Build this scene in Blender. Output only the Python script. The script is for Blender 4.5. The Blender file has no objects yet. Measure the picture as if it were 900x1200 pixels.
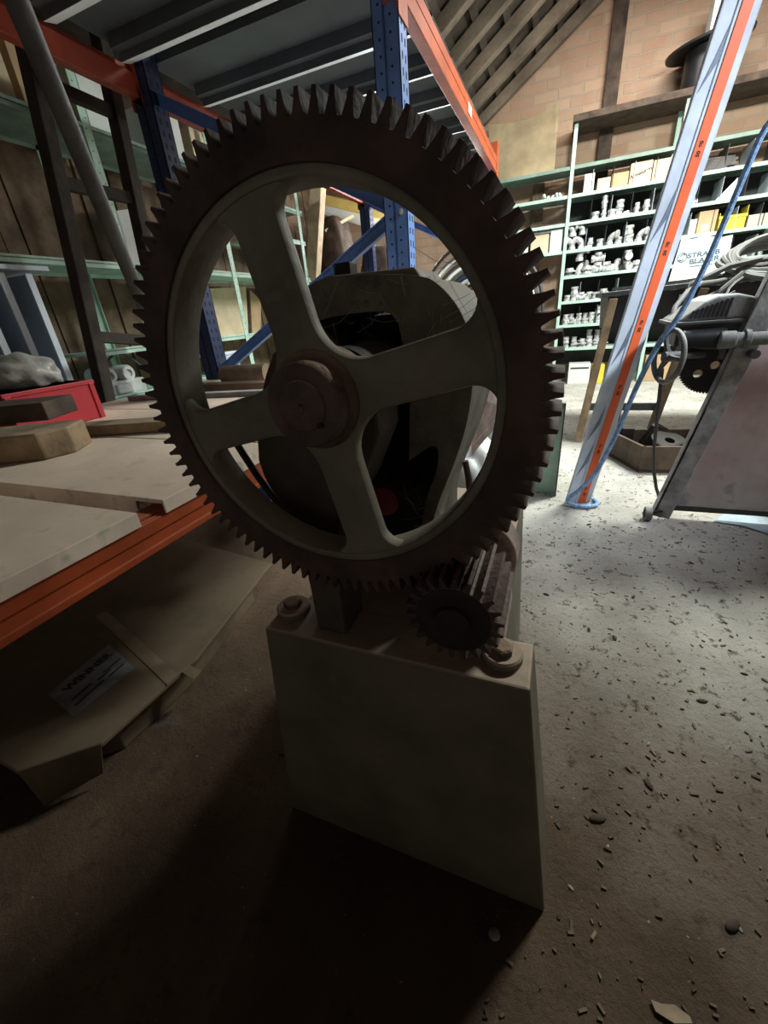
import bpy, bmesh, math, random
from mathutils import Vector, Matrix, Quaternion
random.seed(7)
sc = bpy.context.scene
COL = sc.collection
PI = math.pi
R = math.radians

# ------------------------------------------------------------------ camera
F = 477.0
PITCH, ROLL, YAW = R(25.75), R(-5.15), R(23.6)
cp, sp, cr, sr = math.cos(PITCH), math.sin(PITCH), math.cos(ROLL), math.sin(ROLL)
def _roll(v): return Vector((cr*v[0]-sr*v[1], sr*v[0]+cr*v[1], v[2]))
_rt, _fw, _up = _roll((1,0,0)), _roll((0,-sp,cp)), _roll((0,-cp,-sp))
_X = _rt*math.cos(YAW) - _fw*math.sin(YAW)
_Y = _rt*math.sin(YAW) + _fw*math.cos(YAW)
_Z = _up
EYE = Vector((0, 0, 1.0))
def ray(x, y):
    c = Vector((x-450.0, y-600.0, F))
    return Vector((c.dot(_X), c.dot(_Y), c.dot(_Z)))
def onz(x, y, z):
    d = ray(x, y); return EYE + d*((z-EYE.z)/d.z)
def ony(x, y, v):
    d = ray(x, y); return EYE + d*(v/d.y)
def onx(x, y, v):
    d = ray(x, y); return EYE + d*(v/d.x)
cam = bpy.data.cameras.new('camera'); co = bpy.data.objects.new('camera', cam); COL.objects.link(co)
cam.sensor_fit = 'VERTICAL'; cam.sensor_height = 36.0; cam.lens = 36.0*F/1200.0
cam.clip_start = 0.02
m = Matrix(((_X[0], -_X[1], -_X[2]), (_Y[0], -_Y[1], -_Y[2]), (_Z[0], -_Z[1], -_Z[2]))).to_4x4()
m.translation = EYE
co.matrix_world = m
sc.camera = co

# ------------------------------------------------------------------ materials
MATS = {}
def mat(name, col, rough=.6, metal=0.0, var=.25, scale=8.0, bump=.15, dust=None, dustamt=.6, spots=None, col2=None, bscale=None, emit=None, spec=.4, alpha=None):
    if name in MATS: return MATS[name]
    M = bpy.data.materials.new(name); M.use_nodes = True
    nt = M.node_tree; N = nt.nodes; L = nt.links
    b = N['Principled BSDF']
    b.inputs['Roughness'].default_value = rough; b.inputs['Metallic'].default_value = metal
    b.inputs['Specular IOR Level'].default_value = spec
    tc = N.new('ShaderNodeTexCoord')
    nz = N.new('ShaderNodeTexNoise'); nz.inputs['Scale'].default_value = scale; nz.inputs['Detail'].default_value = 6; nz.inputs['Roughness'].default_value = .62
    L.new(tc.outputs['Object'], nz.inputs['Vector'])
    rp = N.new('ShaderNodeValToRGB')
    c2 = col2 if col2 else tuple(c*(1-var*1.6) for c in col)
    rp.color_ramp.elements[0].position = .33; rp.color_ramp.elements[1].position = .68
    rp.color_ramp.elements[0].color = (*[max(0, c) for c in c2], 1)
    rp.color_ramp.elements[1].color = (*[min(1, c*(1+var*.35)) for c in col], 1)
    L.new(nz.outputs['Fac'], rp.inputs['Fac'])
    out = rp.outputs['Color']
    if spots:
        n2 = N.new('ShaderNodeTexNoise'); n2.inputs['Scale'].default_value = scale*4; n2.inputs['Detail'].default_value = 3
        L.new(tc.outputs['Object'], n2.inputs['Vector'])
        r2 = N.new('ShaderNodeValToRGB'); r2.color_ramp.elements[0].position = .58; r2.color_ramp.elements[1].position = .68
        L.new(n2.outputs['Fac'], r2.inputs['Fac'])
        mx = N.new('ShaderNodeMixRGB'); mx.inputs['Color2'].default_value = (*spots, 1)
        L.new(r2.outputs['Color'], mx.inputs['Fac']); L.new(out, mx.inputs['Color1']); out = mx.outputs['Color']
    if dust:
        g = N.new('ShaderNodeNewGeometry'); sx = N.new('ShaderNodeSeparateXYZ'); L.new(g.outputs['Normal'], sx.inputs['Vector'])
        mr = N.new('ShaderNodeMapRange'); mr.inputs['From Min'].default_value = .35; mr.inputs['From Max'].default_value = .9; mr.inputs['To Max'].default_value = dustamt
        L.new(sx.outputs['Z'], mr.inputs['Value'])
        n3 = N.new('ShaderNodeTexNoise'); n3.inputs['Scale'].default_value = 30; n3.inputs['Detail'].default_value = 5
        L.new(tc.outputs['Object'], n3.inputs['Vector'])
        m3 = N.new('ShaderNodeMath'); m3.operation = 'MULTIPLY_ADD'; m3.inputs[1].default_value = 1.1; m3.inputs[2].default_value = .35; L.new(n3.outputs['Fac'], m3.inputs[0])
        m4 = N.new('ShaderNodeMath'); m4.operation = 'MULTIPLY'; m4.use_clamp = True; L.new(m3.outputs[0], m4.inputs[0]); L.new(mr.outputs[0], m4.inputs[1])
        mx = N.new('ShaderNodeMixRGB'); mx.inputs['Color2'].default_value = (*dust, 1)
        L.new(m4.outputs[0], mx.inputs['Fac']); L.new(out, mx.inputs['Color1']); out = mx.outputs['Color']
        ra = N.new('ShaderNodeMath'); ra.operation = 'MULTIPLY_ADD'; ra.inputs[1].default_value = .9-rough; ra.inputs[2].default_value = rough
        L.new(m4.outputs[0], ra.inputs[0]); L.new(ra.outputs[0], b.inputs['Roughness'])
        if metal > 0:
            ma = N.new('ShaderNodeMath'); ma.operation = 'MULTIPLY_ADD'; ma.inputs[1].default_value = -metal; ma.inputs[2].default_value = metal
            L.new(m4.outputs[0], ma.inputs[0]); L.new(ma.outputs[0], b.inputs['Metallic'])
    L.new(out, b.inputs['Base Color'])
    if bump:
        bp = N.new('ShaderNodeBump'); bp.inputs['Strength'].default_value = bump; bp.inputs['Distance'].default_value = .01
        n4 = N.new('ShaderNodeTexNoise'); n4.inputs['Scale'].default_value = bscale or scale*5; n4.inputs['Detail'].default_value = 5
        L.new(tc.outputs['Object'], n4.inputs['Vector']); L.new(n4.outputs['Fac'], bp.inputs['Height']); L.new(bp.outputs['Normal'], b.inputs['Normal'])
    if alpha is not None:
        b.inputs['Alpha'].default_value = alpha
    MATS[name] = M
    return M

DUST = (.36, .29, .22)
M_RUST = mat('rusty_gear_iron', (.085, .052, .045), .75, 0, .4, 14, .3, dust=(.30,.22,.17), dustamt=.5)
M_PIN = mat('greasy_pinion_iron', (.075, .045, .040), .5, .2, .35, 20, .25, dust=(.30,.20,.17), dustamt=.45)
M_GREEN = mat('grey_green_machine_paint', (.19, .175, .13), .55, 0, .3, 10, .15, dust=DUST, dustamt=.7, spots=(.15,.13,.095))
M_PEDG = mat('dark_olive_machine_paint', (.14, .125, .088), .6, 0, .25, 7, .12, dust=(.52,.40,.30), dustamt=1.1, spots=(.125,.11,.078))
M_DARK = mat('black_greasy_iron', (.022, .017, .015), .65, .1, .3, 12, .2, dust=(.12,.095,.08), dustamt=.3)
M_HUB = mat('brown_hub_iron', (.12, .08, .066), .7, 0, .35, 22, .3, dust=(.40,.27,.19), dustamt=.9)
M_REDP = mat('faded_red_paint', (.30, .06, .05), .6, 0, .3, 12)
M_PINK = mat('dusty_pink_grey_metal', (.42, .31, .28), .6, 0, .35, 25, .2, dust=(.5,.4,.35), dustamt=.5)
M_ORANGE = mat('orange_rack_paint', (.46, .085, .028), .42, 0, .22, 6, .05, dust=(.50,.22,.14), dustamt=.4)
M_BLUE = mat('blue_rack_paint', (.12, .23, .54), .38, 0, .2, 6, .05)
M_BLUE_SHADE = mat('shaded_blue_rack_paint', (.022, .032, .085), .4, 0, .2, 6, .05)  # rear uprights: rack blue darkened to paint in the shade there
M_HOLE = mat('dark_slot', (.012, .012, .016), .9, 0, 0, 5, 0)
M_DECK = mat('underside_steel_grey', (.115, .13, .14), .5, .0, .15, 5, .04)
M_LIP = mat('gap_light_lip_white', (.90, .95, .98), .45, 0, .06, 9, .02)  # near-white stands in for light showing between the deck panels
M_CREAM = mat('dusty_cream_deck_steel', (.88, .71, .58), .6, 0, .2, 5, .08, dust=(.72,.56,.43), dustamt=.55, spots=(.50,.45,.39))
M_MINT = mat('mint_green_shelf_paint', (.46, .66, .55), .5, 0, .15, 8, .05)
M_MINTD = mat('sage_and_shaded_mint_paint', (.22, .31, .26), .55, 0, .2, 8, .05, dust=(.45,.52,.46), dustamt=.5)
M_GALV = mat('galvanised_steel', (.86, .88, .89), .36, .4, .45, 30, .1, dust=(.55,.54,.52), dustamt=.4)
M_CARD = mat('cardboard', (.52, .36, .21), .85, 0, .15, 4, .08)
M_CARDL = mat('pale_cardboard', (.72, .58, .40), .85, 0, .15, 5, .06)
M_CARDD = mat('dirty_cardboard', (.16, .118, .072), .9, 0, .35, 4, .15, dust=(.19,.14,.095), dustamt=.5, spots=(.12,.085,.055))
M_WHITE = mat('white_card', (.72, .735, .71), .7, 0, .06, 6, .04)
M_LABEL = mat('grey_white_label', (.24, .24, .245), .7, 0, .25, 25, .05)
M_INK = mat('dark_ink', (.03, .03, .035), .8, 0, 0, 5, 0)
M_INKB = mat('grey_blue_ink', (.07, .13, .19), .8, 0, 0, 5, 0)
M_TAPE = mat('brown_packing_tape', (.24, .18, .12), .35, 0, .2, 10, .05)
M_YELLOW = mat('yellow_box_paint', (.75, .60, .06), .6, 0, .1, 8, .04)
M_WOOD = mat('old_brown_timber', (.20, .135, .085), .8, 0, .4, 6, .3)
M_WOODL = mat('pale_timber', (.66, .50, .34), .75, 0, .25, 7, .2)
M_WOODD = mat('dark_brown_timber', (.085, .058, .042), .85, 0, .4, 8, .3)
M_PLANK = mat('weathered_plank', (.36, .25, .15), .8, 0, .35, 9, .3, dust=(.42,.33,.24), dustamt=.5)
M_ROOF = mat('dark_roof_boards', (.075, .056, .042), .9, 0, .4, 5, .3)
M_RAFT = mat('grey_brown_rafter', (.19, .145, .105), .85, 0, .35, 5, .25)
M_BLACKM = mat('black_sheet_metal', (.02, .02, .022), .4, .3, .2, 8, .1)
M_GREYM = mat('dusty_grey_cast_iron', (.20, .20, .19), .65, 0, .25, 14, .2, dust=(.37,.365,.34), dustamt=.8)
M_DGREYM = mat('dark_grey_iron', (.085, .085, .085), .55, .1, .3, 14, .2, dust=(.34,.33,.31), dustamt=.6)
M_PANEL = mat('grey_steel_panel_with_red_wash', (.62, .60, .59), .55, 0, .3, 2.2, .12, col2=(.42,.29,.28), spots=(.34,.31,.30))
M_RAILB = mat('film_wrapped_pale_blue_steel', (.74, .82, .95), .3, 0, .18, 5, .12, bscale=9)
M_RAILD = mat('grey_blue_steel_fold', (.22, .28, .38), .35, 0, .2, 6, .1)
M_OTAPE = mat('orange_tape', (.95, .16, .05), .5, 0, .05, 6, .02)
M_ROPE = mat('blue_rope', (.30, .52, .90), .7, 0, .35, 60, .4, bscale=250)
M_HOSEG = mat('grey_hose', (.095, .093, .088), .7, 0, .15, 12, .05, dust=(.14,.136,.128), dustamt=.4)
M_HOSEW = mat('white_hose', (.72, .75, .73), .5, 0, .1, 10, .02)
M_HOSEB = mat('black_hose', (.03, .03, .035), .45, 0, .1, 10, .02)
M_HOSER = mat('red_hose', (.60, .09, .05), .5, 0, .1, 10, .02)
M_PLAST = mat('translucent_plastic_film', (.74, .75, .70), .5, 0, .2, 6, .5, bscale=16)
M_PLASTG = mat('grey_plastic_film', (.40, .38, .35), .35, 0, .3, 8, .5, bscale=18)
M_RED = mat('red_sheet_metal', (.52, .035, .05), .45, 0, .12, 6, .04)
M_GREYB = mat('grey_blue_sheet_steel', (.46, .54, .64), .4, .1, .15, 5, .04)
M_GREYBL = mat('pale_steel_edge', (.66, .72, .80), .4, .1, .1, 5, .03)
M_STONE = mat('pale_pebble', (.36, .33, .28), .8, 0, .2, 40, .2)
M_SLATE = mat('dark_slate', (.11, .10, .095), .7, 0, .4, 12, .2)
M_LIGHTBLUE = mat('light_blue_sheet', (.50, .60, .68), .6, 0, .15, 9, .08, spots=(.40,.45,.48))

def custom_floor():
    M = bpy.data.materials.new('dusty_concrete_floor'); M.use_nodes = True
    nt = M.node_tree; N = nt.nodes; L = nt.links; b = N['Principled BSDF']; b.inputs['Roughness'].default_value = .8; b.inputs['Specular IOR Level'].default_value = .25
    tc = N.new('ShaderNodeTexCoord')
    def noise(s, d=6, r=.6, w=None):
        n = N.new('ShaderNodeTexNoise'); n.inputs['Scale'].default_value = s; n.inputs['Detail'].default_value = d; n.inputs['Roughness'].default_value = r
        L.new(tc.outputs['Object'], n.inputs['Vector']); return n.outputs['Fac']
    def ramp(v, a, bb, ca=(0,0,0), cb=(1,1,1)):
        r = N.new('ShaderNodeValToRGB'); r.color_ramp.elements[0].position = a; r.color_ramp.elements[1].position = bb
        r.color_ramp.elements[0].color = (*ca, 1); r.color_ramp.elements[1].color = (*cb, 1); L.new(v, r.inputs['Fac']); return r.outputs['Color']
    def mix(f, a, c):
        m = N.new('ShaderNodeMixRGB'); L.new(f, m.inputs['Fac'])
        if isinstance(a, tuple): m.inputs['Color1'].default_value = (*a, 1)
        else: L.new(a, m.inputs['Color1'])
        if isinstance(c, tuple): m.inputs['Color2'].default_value = (*c, 1)
        else: L.new(c, m.inputs['Color2'])
        return m.outputs['Color']
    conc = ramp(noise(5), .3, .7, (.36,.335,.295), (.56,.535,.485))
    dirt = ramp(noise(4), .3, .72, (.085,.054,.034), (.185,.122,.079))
    # brown wood dust before the machine, pale concrete beyond; light fall-off painted in too
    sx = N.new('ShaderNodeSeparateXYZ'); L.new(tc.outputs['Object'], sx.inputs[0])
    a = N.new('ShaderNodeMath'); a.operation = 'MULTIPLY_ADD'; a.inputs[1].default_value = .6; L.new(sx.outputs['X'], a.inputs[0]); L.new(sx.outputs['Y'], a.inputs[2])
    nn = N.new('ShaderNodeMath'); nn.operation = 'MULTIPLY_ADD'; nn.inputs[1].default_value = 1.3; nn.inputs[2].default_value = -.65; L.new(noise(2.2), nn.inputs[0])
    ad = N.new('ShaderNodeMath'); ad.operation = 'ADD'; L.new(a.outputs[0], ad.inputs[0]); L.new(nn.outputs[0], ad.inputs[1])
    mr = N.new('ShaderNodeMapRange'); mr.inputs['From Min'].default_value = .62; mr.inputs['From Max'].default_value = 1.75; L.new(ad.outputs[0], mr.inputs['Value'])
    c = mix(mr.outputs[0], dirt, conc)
    c = mix(ramp(noise(20, 9, .75), .55, .63), c, (.085,.060,.043))
    c = mix(ramp(noise(60, 8, .8), .57, .66), c, (.07,.05,.037))
    c = mix(ramp(noise(9, 3, .5), .66, .74), c, (.13,.10,.078))
    c = mix(ramp(noise(85, 4, .6), .70, .74), c, (.62,.56,.48))
    L.new(c, b.inputs['Base Color'])
    bp = N.new('ShaderNodeBump'); bp.inputs['Strength'].default_value = .8; bp.inputs['Distance'].default_value = .010
    L.new(noise(45, 9, .78), bp.inputs['Height']); L.new(bp.outputs['Normal'], b.inputs['Normal'])
    return M
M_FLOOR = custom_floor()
def custom_brick():
    M = bpy.data.materials.new('old_brick_wall'); M.use_nodes = True
    nt = M.node_tree; N = nt.nodes; L = nt.links; b = N['Principled BSDF']; b.inputs['Roughness'].default_value = .9
    tc = N.new('ShaderNodeTexCoord'); mp = N.new('ShaderNodeMapping'); L.new(tc.outputs['Object'], mp.inputs[0]); mp.inputs['Rotation'].default_value = (R(90), 0, 0)
    nz0 = N.new('ShaderNodeTexNoise'); nz0.inputs['Scale'].default_value = 14; L.new(tc.outputs['Object'], nz0.inputs['Vector'])
    vm = N.new('ShaderNodeMixRGB'); vm.blend_type = 'LINEAR_LIGHT'; vm.inputs['Fac'].default_value = .012; L.new(mp.outputs[0], vm.inputs['Color1']); L.new(nz0.outputs['Color'], vm.inputs['Color2'])
    bk = N.new('ShaderNodeTexBrick'); L.new(vm.outputs[0], bk.inputs['Vector'])
    bk.inputs['Scale'].default_value = 1.0; bk.inputs['Brick Width'].default_value = .26; bk.inputs['Row Height'].default_value = .10; bk.inputs['Mortar Size'].default_value = .008; bk.inputs['Mortar Smooth'].default_value = .3
    bk.inputs['Color1'].default_value = (.33,.185,.118,1); bk.inputs['Color2'].default_value = (.43,.275,.185,1); bk.inputs['Mortar'].default_value = (.36,.27,.20,1); bk.inputs['Bias'].default_value = .1
    nz = N.new('ShaderNodeTexNoise'); nz.inputs['Scale'].default_value = 1.9; nz.inputs['Detail'].default_value = 10; nz.inputs['Roughness'].default_value = .7; L.new(tc.outputs['Object'], nz.inputs['Vector'])
    rp = N.new('ShaderNodeValToRGB'); rp.color_ramp.elements[0].position = .42; rp.color_ramp.elements[1].position = .66; L.new(nz.outputs['Fac'], rp.inputs['Fac'])
    mx = N.new('ShaderNodeMixRGB'); mx.inputs['Color2'].default_value = (.40,.31,.24,1); L.new(bk.outputs['Color'], mx.inputs['Color1'])
    mm = N.new('ShaderNodeMath'); mm.operation = 'MULTIPLY'; mm.inputs[1].default_value = .6; L.new(rp.outputs['Color'], mm.inputs[0]); L.new(mm.outputs[0], mx.inputs['Fac'])
    L.new(mx.outputs[0], b.inputs['Base Color'])
    bp = N.new('ShaderNodeBump'); bp.inputs['Strength'].default_value = .6; bp.inputs['Distance'].default_value = .02; bp.invert = True
    L.new(bk.outputs['Fac'], bp.inputs['Height']); L.new(bp.outputs['Normal'], b.inputs['Normal'])
    return M
M_BRICK = custom_brick()

# ------------------------------------------------------------------ mesh building
def frame(z):
    z = z.normalized(); a = Vector((0,0,1)) if abs(z.z) < .9 else Vector((1,0,0))
    x = a.cross(z).normalized(); return x, z.cross(x)
class MB:
    def __init__(s): s.v = []; s.f = []
    def add(s, vs, fs):
        k = len(s.v); s.v += [Vector(v) for v in vs]; s.f += [tuple(i+k for i in f) for f in fs]; return s
    def box(s, lo, hi):
        x0,y0,z0 = lo; x1,y1,z1 = hi
        return s.hexa([(x0,y0,z0),(x1,y0,z0),(x1,y1,z0),(x0,y1,z0),(x0,y0,z1),(x1,y0,z1),(x1,y1,z1),(x0,y1,z1)])
    def hexa(s, p): return s.add(p, [(0,3,2,1),(4,5,6,7),(0,1,5,4),(1,2,6,5),(2,3,7,6),(3,0,4,7)])
    def obox(s, c, ax, ay, az):      # centre and three half-axis vectors
        c = Vector(c); ax, ay, az = Vector(ax), Vector(ay), Vector(az)
        P = [c+ax*i+ay*j+az*k for k in (-1,1) for (i,j) in ((-1,-1),(1,-1),(1,1),(-1,1))]
        return s.hexa(P)
    def bar(s, a, b, w, h, up=None):
        a, b = Vector(a), Vector(b); d = (b-a); u = Vector(up) if up else Vector((0,0,1))
        x = d.cross(u)
        if x.length < 1e-5: x = d.cross(Vector((0,1,0)))
        x.normalize(); z = x.cross(d).normalized()
        return s.obox((a+b)/2, x*(w/2), d/2, z*(h/2))
    def slab(s, pts, n, t):          # polygon points plus thickness along n
        n = Vector(n).normalized()*t; k = len(pts); P = [Vector(p) for p in pts]
        nn = Vector((0,0,0))
        for i in range(k): nn += (P[i]-P[0]).cross(P[(i+1)%k]-P[0])
        if nn.dot(n) > 0: P = P[::-1]
        fs = [tuple(range(k)), tuple(range(2*k-1, k-1, -1))]
        fs += [(i, k+i, k+(i+1)%k, (i+1)%k) for i in range(k)]
        return s.add(P+[p+n for p in P], fs)
    def prism_y(s, poly, y0, y1): return s.slab([(x, y0, z) for x, z in poly], (0,1,0), y1-y0)
    def tube(s, path, r, n=10, cap=True, closed=False):
        path = [Vector(p) for p in path]; m_ = len(path); rs = r if isinstance(r, (list, tuple)) else [r]*m_
        k = len(s.v); prev = None
        for i, p in enumerate(path):
            if closed: t = path[(i+1)%m_]-path[i-1]
            else: t = path[min(i+1, m_-1)]-path[max(i-1, 0)]
            t.normalize()
            if prev is None: x, y = frame(t)
            else:
                x = prev-t*prev.dot(t); x.normalize(); y = t.cross(x)
            prev = x
            s.v += [p+(x*math.cos(2*PI*j/n)+y*math.sin(2*PI*j/n))*rs[i] for j in range(n)]
        for i in range(m_ if closed else m_-1):
            a, b = k+i*n, k+((i+1)%m_)*n
            s.f += [(a+j, a+(j+1)%n, b+(j+1)%n, b+j) for j in range(n)]
        if cap and not closed:
            s.f.append(tuple(k+j for j in range(n-1, -1, -1))); s.f.append(tuple(k+(m_-1)*n+j for j in range(n)))
        return s
    def cyl(s, a, b, r, n=20, r2=None): return s.tube([a, b], [r, r if r2 is None else r2], n)
    def lathe(s, c, axis, prof, n=28, closed=False):   # prof: (radius, height along the axis)
        c = Vector(c); z = Vector(axis).normalized(); x, y = frame(z); k = len(s.v); P = len(prof)
        for (r, h) in prof:
            s.v += [c+z*h+(x*math.cos(2*PI*j/n)+y*math.sin(2*PI*j/n))*max(r, 1e-5) for j in range(n)]
        for i in range(P if closed else P-1):
            a, b = k+i*n, k+((i+1)%P)*n
            s.f += [(a+j, a+(j+1)%n, b+(j+1)%n, b+j) for j in range(n)]
        if not closed:
            s.f.append(tuple(k+j for j in range(n-1, -1, -1))); s.f.append(tuple(k+(P-1)*n+j for j in range(n)))
        return s
    def build(s, name, material, parent=None, origin=None, smooth=False, bevel=0, seg=2, kind=None):
        o0 = wloc(parent) if parent else Vector(origin if origin is not None else s.base())
        me = bpy.data.meshes.new(name); me.from_pydata([v-o0 for v in s.v], [], s.f)
        bm = bmesh.new(); bm.from_mesh(me); bmesh.ops.recalc_face_normals(bm, faces=bm.faces); bm.to_mesh(me); bm.free()
        me.materials.append(material)
        if smooth:
            me.polygons.foreach_set('use_smooth', [True]*len(me.polygons))
            try: me.set_sharp_from_angle(angle=R(38))
            except Exception: pass
        o = bpy.data.objects.new(name, me); COL.objects.link(o)
        if parent: o.parent = parent
        else: o.location = o0
        if bevel:
            b = o.modifiers.new('edge', 'BEVEL'); b.width = bevel; b.segments = seg; b.limit_method = 'ANGLE'; b.angle_limit = R(35)
        if kind: o['kind'] = kind
        return o
    def base(s):
        n = len(s.v); return Vector((sum(v.x for v in s.v)/n, sum(v.y for v in s.v)/n, min(v.z for v in s.v)))
def wloc(o):
    p = Vector((0,0,0))
    while o: p = p+o.location; o = o.parent
    return p
def tag(o, label, cat, group=None, kind=None):
    o['label'] = label; o['category'] = cat
    if group: o['group'] = group
    if kind: o['kind'] = kind
    return o
def thing(name, label, cat, loc=(0,0,0), group=None):
    o = bpy.data.objects.new(name, None); o.empty_display_size = .1; COL.objects.link(o); o.location = loc
    return tag(o, label, cat, group)
def struct(o): o['kind'] = 'structure'; return o
def dup(o, loc, rot=None, scale=None):
    c = o.copy(); COL.objects.link(c); c.location = loc
    if rot: c.rotation_euler = rot
    if scale: c.scale = scale
    for ch in list(o.children):
        k = ch.copy(); COL.objects.link(k); k.parent = c
    return c
def fill2d(name, loops, y0, y1, bev, material, parent, smooth=True):
    # closed outlines in the X-Z plane (first the outer one, then holes) made into one bevelled plate
    V = []; Fc = []; caps = []
    rings = [(y0, bev), (y0+bev*.3, bev*.3), (y0+bev, 0), (y1-bev, 0), (y1-bev*.3, bev*.3), (y1, bev)]
    for li, lp in enumerate(loops):
        n = len(lp); A = sum(lp[i][0]*lp[(i+1)%n][1]-lp[(i+1)%n][0]*lp[i][1] for i in range(n))
        if A < 0: lp = lp[::-1]
        P = [Vector(p) for p in lp]; nr = []
        for i in range(n):
            d = (P[(i+1)%n]-P[i-1]).normalized(); nr.append(Vector((-d.y, d.x)))     # points inward
        sg = 1 if li == 0 else -1
        k = len(V)
        for (yy, of) in rings:
            for p, q in zip(P, nr):
                w_ = p+q*of*sg; V.append(Vector((w_.x, yy, w_.y)))
        for r_ in range(len(rings)-1):
            a, b = k+r_*n, k+(r_+1)*n
            for i in range(n): Fc.append((a+i, a+(i+1)%n, b+(i+1)%n, b+i))
        caps.append((k, n))
    from mathutils.geometry import tessellate_polygon
    for end in (0, len(rings)-1):
        idx = []; polys = []
        for (k, n) in caps:
            ids = [k+end*n+i for i in range(n)]; idx += ids; polys.append([Vector((V[q].x, V[q].z, 0)) for q in ids])
        for t in tessellate_polygon(polys): Fc.append(tuple(idx[q] for q in t))
    mb = MB(); mb.add(V, Fc)
    return mb.build(name, material, parent, smooth=smooth)
def text(name, body, size, mtx, material, parent=None, ext=.0004, align='CENTER', sx=1.0):
    cu = bpy.data.curves.new(name, 'FONT'); cu.body = body; cu.size = size; cu.extrude = ext; cu.align_x = align; cu.align_y = 'CENTER'; cu.offset = size*.028
    t = bpy.data.objects.new(name, cu); COL.objects.link(t); bpy.context.view_layer.update()
    me = bpy.data.meshes.new_from_object(t.evaluated_get(bpy.context.evaluated_depsgraph_get())); bpy.data.objects.remove(t)
    me.transform(Matrix.Diagonal((sx,1,1,1))); me.transform(mtx); me.transform(Matrix.Translation(-wloc(parent)))
    me.materials.clear(); me.materials.append(material)
    o = bpy.data.objects.new(name, me); COL.objects.link(o); o.parent = parent
    return o
def basis(o, x, y):
    x = Vector(x).normalized(); y = Vector(y); y = (y-x*y.dot(x)).normalized(); z = x.cross(y)
    return Matrix(((x[0],y[0],z[0],o[0]),(x[1],y[1],z[1],o[1]),(x[2],y[2],z[2],o[2]),(0,0,0,1)))
def arc(c, r, a0, a1, n): return [(c[0]+r*math.cos(a0+(a1-a0)*i/(n-1)), c[1]+r*math.sin(a0+(a1-a0)*i/(n-1))) for i in range(n)]

# ================================================================== SETTING
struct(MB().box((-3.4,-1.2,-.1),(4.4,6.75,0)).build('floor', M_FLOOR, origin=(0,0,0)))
RX, RZ, SL = -.03, 3.715, .645
def roofz(x): return RZ+SL*(x-RX)
EAVE, RIDGE = -1.62, 1.35
zr = roofz(RIDGE); ze = roofz(EAVE)
gable = [(-3.4,0),(4.4,0),(4.4,2.7),(4.2, zr-SL*(4.2-RIDGE)),(RIDGE,zr),(EAVE,ze),(-3.4,ze)]
struct(MB().prism_y(gable, 6.47, 6.75).build('wall_back', M_BRICK, origin=(0,6.47,0)))
lw = MB()
y = -1.2
lw.box((-3.42,-1.2,0),(-3.30,6.47,2.7))
while y < 6.4:
    w = random.uniform(.11,.19); lw.box((-3.30,y,0),(-3.30+random.uniform(.012,.035),min(y+w-.008,6.46),2.66)); y += w
struct(lw.build('wall_left', M_WOOD, origin=(-3.4,0,0)))
struct(MB().box((4.2,-1.2,0),(4.4,6.47,2.75)).build('wall_right', M_BRICK, origin=(4.2,0,0)))
rf = MB()
rf.slab([(EAVE,-1.2,ze),(RIDGE,-1.2,zr),(RIDGE,6.6,zr),(EAVE,6.6,ze)], (-SL,0,1), .05)
rf.slab([(RIDGE,-1.2,zr),(4.3,-1.2,zr-SL*(4.3-RIDGE)),(4.3,6.6,zr-SL*(4.3-RIDGE)),(RIDGE,6.6,zr)], (SL,0,1), .05)
rf.box((-3.42,-1.2,ze),(EAVE,6.6,ze+.05))
for i in range(14):      # tile battens under the boards
    x = EAVE+.1+i*.2
    rf.slab([(x,-1.2,roofz(x)-.001),(x+.05,-1.2,roofz(x+.05)-.001),(x+.05,6.46,roofz(x+.05)-.001),(x,6.46,roofz(x)-.001)], (SL,0,-1), .028)
struct(rf.build('ceiling', M_ROOF, origin=(0,0,ze)))
for k, yy in enumerate((6.36,5.87,5.33,4.86,4.38,3.9,3.4,2.9)):
    rb = MB(); w = .045
    rb.slab([(EAVE,yy-w,roofz(EAVE)-.03),(RIDGE-.05,yy-w,roofz(RIDGE-.05)-.03),(RIDGE-.05,yy+w,roofz(RIDGE-.05)-.03),(EAVE,yy+w,roofz(EAVE)-.03)], (SL,0,-1), .10)
    struct(rb.build('trim_%d' % (k+1), M_RAFT, bevel=.006))
# timber post let into the gable wall
struct(MB().box((.21,6.41,0),(.345,6.475,3.78)).build('trim_9', M_WOODD, bevel=.005))
struct(MB().box((-.46,6.40,0),(-.33,6.475,2.26)).build('trim_10', M_WOOD, bevel=.005))
# tie beam that the leaning rail rests against
struct(MB().box((.2,2.30,2.62),(4.2,2.46,2.78)).build('trim_11', M_WOOD, bevel=.006))

# ================================================================== GEARED MACHINE
GC = (-.227, .926); GY0, GY1 = .365, .413
PC = (-.078, .701); PR = .0535; PY0, PY1 = .335, .432
mach = thing('gear_driven_machine', 'old cast-iron machine with a large spoked gear wheel on a flared olive pedestal', 'machine', (-.21,.6,0))
ped = MB()
def frustum(mb, top, bot, z1, z0):
    (a,b,c,d), (e,f,g,h) = top, bot      # x0,x1,y0,y1
    mb.hexa([(e,g,z0),(f,g,z0),(f,h,z0),(e,h,z0),(a,c,z1),(b,c,z1),(b,d,z1),(a,d,z1)])
frustum(ped, (-.430,.007,.422,.512), (-.472,.070,.402,.545), .528, 0)
frustum(ped, (-.40,-.052,.50,1.10), (-.43,-.035,.52,1.15), .527, 0)
ped_o = ped.build('pedestal', M_PEDG, mach, bevel=.004)
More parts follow.
